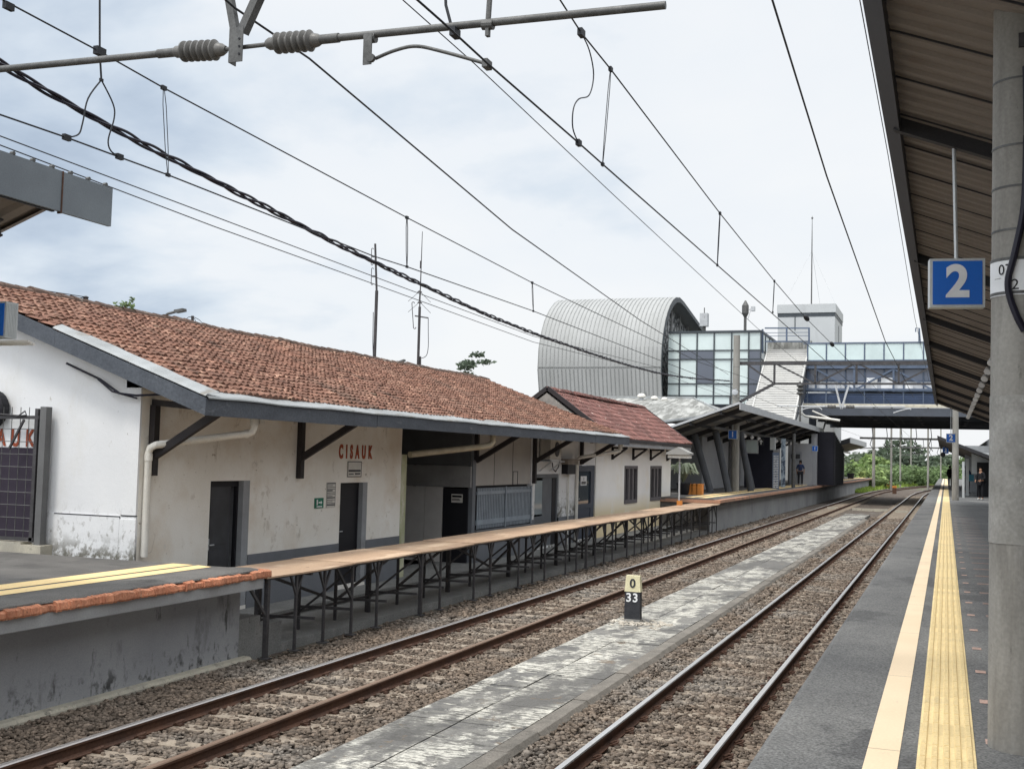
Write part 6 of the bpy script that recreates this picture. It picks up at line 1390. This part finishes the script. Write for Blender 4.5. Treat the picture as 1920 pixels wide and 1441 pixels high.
zt_ = .30; b = MB(); b.prism([(p[0]-.45,zt_),(p[0],zt_+.22),(p[0]+.45,zt_),(p[0]+.45,zt_-.07),(p[0]-.45,zt_-.07)],0,'y',p[1]-.4,p[1]+.4); b.build('little_roof', m_conc, t)
b = MB(); b.box(p[0]-.4,p[0]+.4,p[1]-.3,p[1]+.3,zt_-.2,zt_-.08); b.build('box', m_pvc, t)
# plant pot and fence at the far platform end
p = onz(1595,897,ZP1F); t = thing('plant_pot', 'black plant pot on the far platform end against bright bushes', 'plant pot', tuple(p)); b = MB(); b.lathe(p,(0,0,1),[(0,.3),(.6,.42),(.62,.3)],10); b.build('pot', m_black, t); b = MB(); leaves(b, p+np.array([0,0,1.1]), (.5,.5,.55), 160, .1); b.build('leaves', m_leaf, t, fix=False)
t = thing('platform_fence', 'low dark railing closing the far end of the left platform', 'fence', (-14,149,ZP1F))
b = MB()
for z in (.35,.75): b.bar((-22,149.5,ZP1F+z),(-8.9,149.5,ZP1F+z),.06,.06)
b.build('rail', m_galv, t); b = MB(); x = -22
while x < -8.8: b.box(x-.04,x+.04,149.45,149.55,ZP1F,ZP1F+.8); x += 1.6
b.build('post', m_galv, t)
t = thing('trackside_box', 'small orange and white trackside cabinet in the bright grass', 'cabinet', tuple(onz(1667,901,ZG))); p = onz(1667,901,ZG); p = p*(160/p[1]); p[2] = ZG
b = MB(); b.box(p[0]-.35,p[0]+.35,160,160.4,ZG,ZG+2.1); b.build('case', m_orange, t); b = MB(); b.box(p[0]+.05,p[0]+.3,159.96,159.99,ZG+.9,ZG+1.6); b.build('plate', m_signwhite, t)
p = onz(1677,924,-2.8); t = thing('marker_post', 'small rusty marker post between the tracks under the footbridge', 'marker post', tuple(p)); b = MB(); b.box(p[0]-.2,p[0]+.2,p[1],p[1]+.3,ZG,-2.05); b.build('shaft', m_rust, t); b = MB(); b.box(p[0]-.22,p[0]+.22,p[1]-.01,p[1]+.31,-2.25,-2.04); b.build('cap', m_orange, t)

# distant overhead masts
far = [(1638,142,8.0,.30,'thick distant mast with two rails at the far left platform end'),(1671,140,6.2,.2,'distant mast in front of the left edge of the tallest dark tree'),(1688,165,6.5,.2,'distant mast standing before the middle of the tallest dark tree'),(1708,185,6.5,.2,'slim distant mast right of the tallest dark tree'),(1740,150,7.0,.2,'distant mast standing in the gap of bright sky'),(1764,170,5.6,.16,'thinnest distant mast beside the small blue 2 sign')]
for (px, Y, h, r, lb) in far:
    p = ony(px, 880, Y); mast(lb, float(p[0]), Y, ZG+h+4, r*.62, r*.5, zb=ZG, group='distant masts beyond the footbridge', name='distant_mast')
for (Y, y_, pxa, pxb, lb) in ((112,822,1612,1765,'nearer thin portal beam crossing the tracks beyond the footbridge'),(150,839,1690,1770,'farther thin portal beam crossing the tracks beyond the footbridge')):
    a, c = ony(pxa,y_,Y), ony(pxb,y_,Y); z = float((a[2]+c[2])/2); t = thing('portal_beam', lb, 'portal beam', (float(a[0]),Y,z), 'distant portal beams')
    b = MB(); b.box(a[0],c[0],Y-.06,Y+.06,z-.09,z+.09); b.bar((a[0],Y,z-1.0),((a[0]+c[0])/2,Y,z-.7),.08,.08); b.build('beam', m_galv, t)
    b = MB()
    for k in range(5):
        x = a[0]+(c[0]-a[0])*(.15+.18*k); b.tube([(x,Y,z+1.2),(x+.1,Y,z+.2),(x-.15,Y,z-.6),(x+.2,Y,z-1.1)], .035, 5)
    b.build('hanging_wires', m_wire, t)
# second winged canopy on the left platform past the bridge
p = onx(1594,822,-8.7); yv = float(p[1]); zv = float(p[2]); t = thing('platform_canopy', 'small distant winged canopy on the left platform beyond the footbridge', 'canopy', (-10,yv,zv))
b = MB(); b.prism([(-8.7,zv-.4),(-8.7,zv+.1),(-13.5,zv-1.6),(-13.5,zv-1.75)],0,'y',yv,yv+24); b.build('roof', m_canopydk, t)
b = MB(); b.box(-8.72,-8.66,yv-.02,yv+24,zv-.42,zv+.12); b.build('fascia', m_galvlt, t)
b = MB(); b.tube([(-10.4,yv+2,zv-1.15),(-10.4,yv+22,zv-1.15)], .10, 8)
b.build('lamp_pipe', m_galvlt, t)
for yy in (4, 14, 22): b = MB(); b.box(-11.3,-11.0,yv+yy,yv+yy+.3,ZP1F,zv-1.2); b.build('column', m_galv, t)

# ------------------------------------------------------------------ people
def skin_mesh(pts, edges, radii, sub=1):
    me = bpy.data.meshes.new('figure'); me.from_pydata([tuple(p) for p in pts], edges, [])
    ob = bpy.data.objects.new('figure', me); COL.objects.link(ob)
    md_ = ob.modifiers.new('skin', 'SKIN'); md_.use_smooth_shade = True
    if not me.skin_vertices: 
        bm = bmesh.new(); bm.from_mesh(me); bm.verts.layers.skin.verify(); bm.to_mesh(me); bm.free()
    for i, r in enumerate(radii):
        sv = me.skin_vertices[0].data[i]; sv.radius = (r if isinstance(r, tuple) else (r, r)); sv.use_root = (i == 0)
    if sub: s_ = ob.modifiers.new('sub', 'SUBSURF'); s_.levels = sub; s_.render_levels = sub
    dg = bpy.context.evaluated_depsgraph_get(); out = bpy.data.meshes.new_from_object(ob.evaluated_get(dg))
    vs = [tuple(v.co) for v in out.vertices]; fs = [tuple(p.vertices) for p in out.polygons]
    bpy.data.objects.remove(ob); bpy.data.meshes.remove(me); bpy.data.meshes.remove(out); return vs, fs
def person(label, base, H, facing, top, bottom, shoe, pose, bag=None, hairlong=False):
    t = thing('person', label, 'person', tuple(base), None)
    k = H/1.70; c, s = math.cos(facing), math.sin(facing)
    def W_(p): return (base[0]+(p[0]*c-p[1]*s)*k, base[1]+(p[0]*s+p[1]*c)*k, base[2]+p[2]*k)
    st_ = pose.get('stance', .10); sw = pose.get('stride', 0.0); el = pose.get('elbow', ((.26,-.02,1.12),(-.26,-.02,1.12))); ha = pose.get('hand', ((.25,-.10,.86),(-.25,-.10,.86)))
    J = [(0,0,.93),(0,0,1.12),(0,.01,1.30),(0,.01,1.43),(0,-.005,1.50),(0,-.01,1.58),(0,-.005,1.66),
         (.17,.0,1.38),el[0],ha[0],tuple(np.array(ha[0])+(0,-.03,-.12)),(-.17,.0,1.38),el[1],ha[1],tuple(np.array(ha[1])+(0,-.03,-.12)),
         (st_,0,.88),(st_+.01,-sw*.5,.48),(st_+.01,-sw*.6+.02,.09),(st_+.02,-sw*.6-.12,.03),(-st_,0,.88),(-st_-.01,sw*.5,.48),(-st_-.01,sw*.7+.02,.09),(-st_-.02,sw*.7-.12,.03)]
    E_ = [(0,1),(1,2),(2,3),(3,4),(4,5),(5,6),(3,7),(7,8),(8,9),(9,10),(3,11),(11,12),(12,13),(13,14),(0,15),(15,16),(16,17),(17,18),(0,19),(19,20),(20,21),(21,22)]
    Rr = [.13,.12,.13,.07,.05,.085,.075,.055,.043,.034,.03,.055,.043,.034,.03,.085,.06,.042,.035,.085,.06,.042,.035]
    Rr = [(r*1.15*k, r*.9*k) if i < 3 else r*k for i, r in enumerate(Rr)]
    vs, fs = skin_mesh([W_(p) for p in J], E_, Rr); b = MB(); b.add(vs, fs); b.build('body', m_skin, t, smooth=True, fix=False)
    def sub(idx, infl, nm, m, extra=None):
        mp = {v: i for i, v in enumerate(idx)}; ed = [(mp[a], mp[b2]) for a, b2 in E_ if a in mp and b2 in mp]
        pts = [list(J[i]) for i in idx]
        rr = [tuple(x+infl*k for x in Rr[i]) if isinstance(Rr[i], tuple) else Rr[i]+infl*k for i in idx]
        vs, fs = skin_mesh([W_(p) for p in pts], ed, rr); b = MB(); b.add(vs, fs); b.build(nm, m, t, smooth=True, fix=False)
    sub([0,1,2,3,7,8,11,12] if not pose.get('long', False) else [0,1,2,3,7,8,9,11,12,13], .018, 'shirt', top)
    sub([0,15,16,17,19,20,21], .020, 'trousers', bottom)
    for i in (17, 21):
        a, e = J[i], J[i+1]; vs, fs = skin_mesh([W_((a[0],a[1]+.05,.045)), W_((a[0],a[1]-.06,.045)), W_((e[0],e[1]-.03,.035))], [(0,1),(1,2)], [.05*k,.052*k,.04*k]); b = MB(); b.add(vs, fs); b.build('shoe', shoe, t, smooth=True, fix=False)
    vs, fs = skin_mesh([W_((0,.02,1.63)), W_((0,.035,1.69)), W_((0,.06,1.60 if not hairlong else 1.45))], [(0,1),(0,2)], [.092*k,.075*k,.085*k]); b = MB(); b.add(vs, fs); b.build('hair', m_hair, t, smooth=True, fix=False)
    b = MB(); b.lathe(W_((0,-.095,1.575)), (s*1.0*1, -c, 0), [(0,.022*k),(.02*k,.012*k)], 6); b.build('nose', m_skin, t)
    if bag: b = MB(); p = W_(bag[0]); b.box(p[0]-.16*k,p[0]+.16*k,p[1]-.09*k,p[1]+.09*k,p[2]-.22*k,p[2]+.2*k); b.build('bag', bag[1], t)
    return t
c_navy = cloth('navy_cloth', (0.025,0.04,0.10)); c_dk = cloth('dark_trouser', (0.02,0.022,0.03)); c_blk = cloth('black_cloth', (0.012,0.012,0.015)); c_wht = cloth('white_shoe', (0.7,0.7,0.68)); c_teal = cloth('teal_cloth', (0.06,0.20,0.27)); c_grey = cloth('grey_cloth', (0.18,0.19,0.2))
pp = onz(1500.5,908.5,ZP1F); pp[:2] *= 82.3/pp[1]
person('person in a navy shirt and dark trousers walking away on the far left platform', pp, 1.72, PI+.1, c_navy, c_dk, c_grey, {'stance':.11,'stride':.16,'hand':((.22,-.02,.88),(-.24,-.12,.88))})
pp = onz(1574.5,899,ZP1F)
person('distant person in dark top and shorts near the far end of the left platform', pp, 1.66, .3, c_dk, c_grey, c_dk, {'stance':.09})
pp = onz(1839,936.5,ZP2)
person('person dressed all in black with white shoes waiting beside the massive mast', pp, 1.62, -.6, c_blk, c_blk, c_wht, {'stance':.12,'stride':.10,'long':True,'elbow':((.27,-.02,1.14),(-.25,-.08,1.12)),'hand':((.12,-.24,1.05),(-.14,-.26,1.02))}, hairlong=True)
pp = onz(1813,924,ZP2)
person('person with a light blue bag standing by the pale posts under the right canopy', pp, 1.70, .5, c_navy, c_dk, c_dk, {'stance':.10,'long':True}, bag=((.18,-.18,.98), c_teal))
pp = onz(1781.5,911,ZP2)
person('dark figure with a rucksack leaning out from behind the slim concrete mast', pp, 1.72, PI-.4, c_blk, c_blk, c_dk, {'stance':.09,'long':True}, bag=((0,.17,1.2), c_blk))
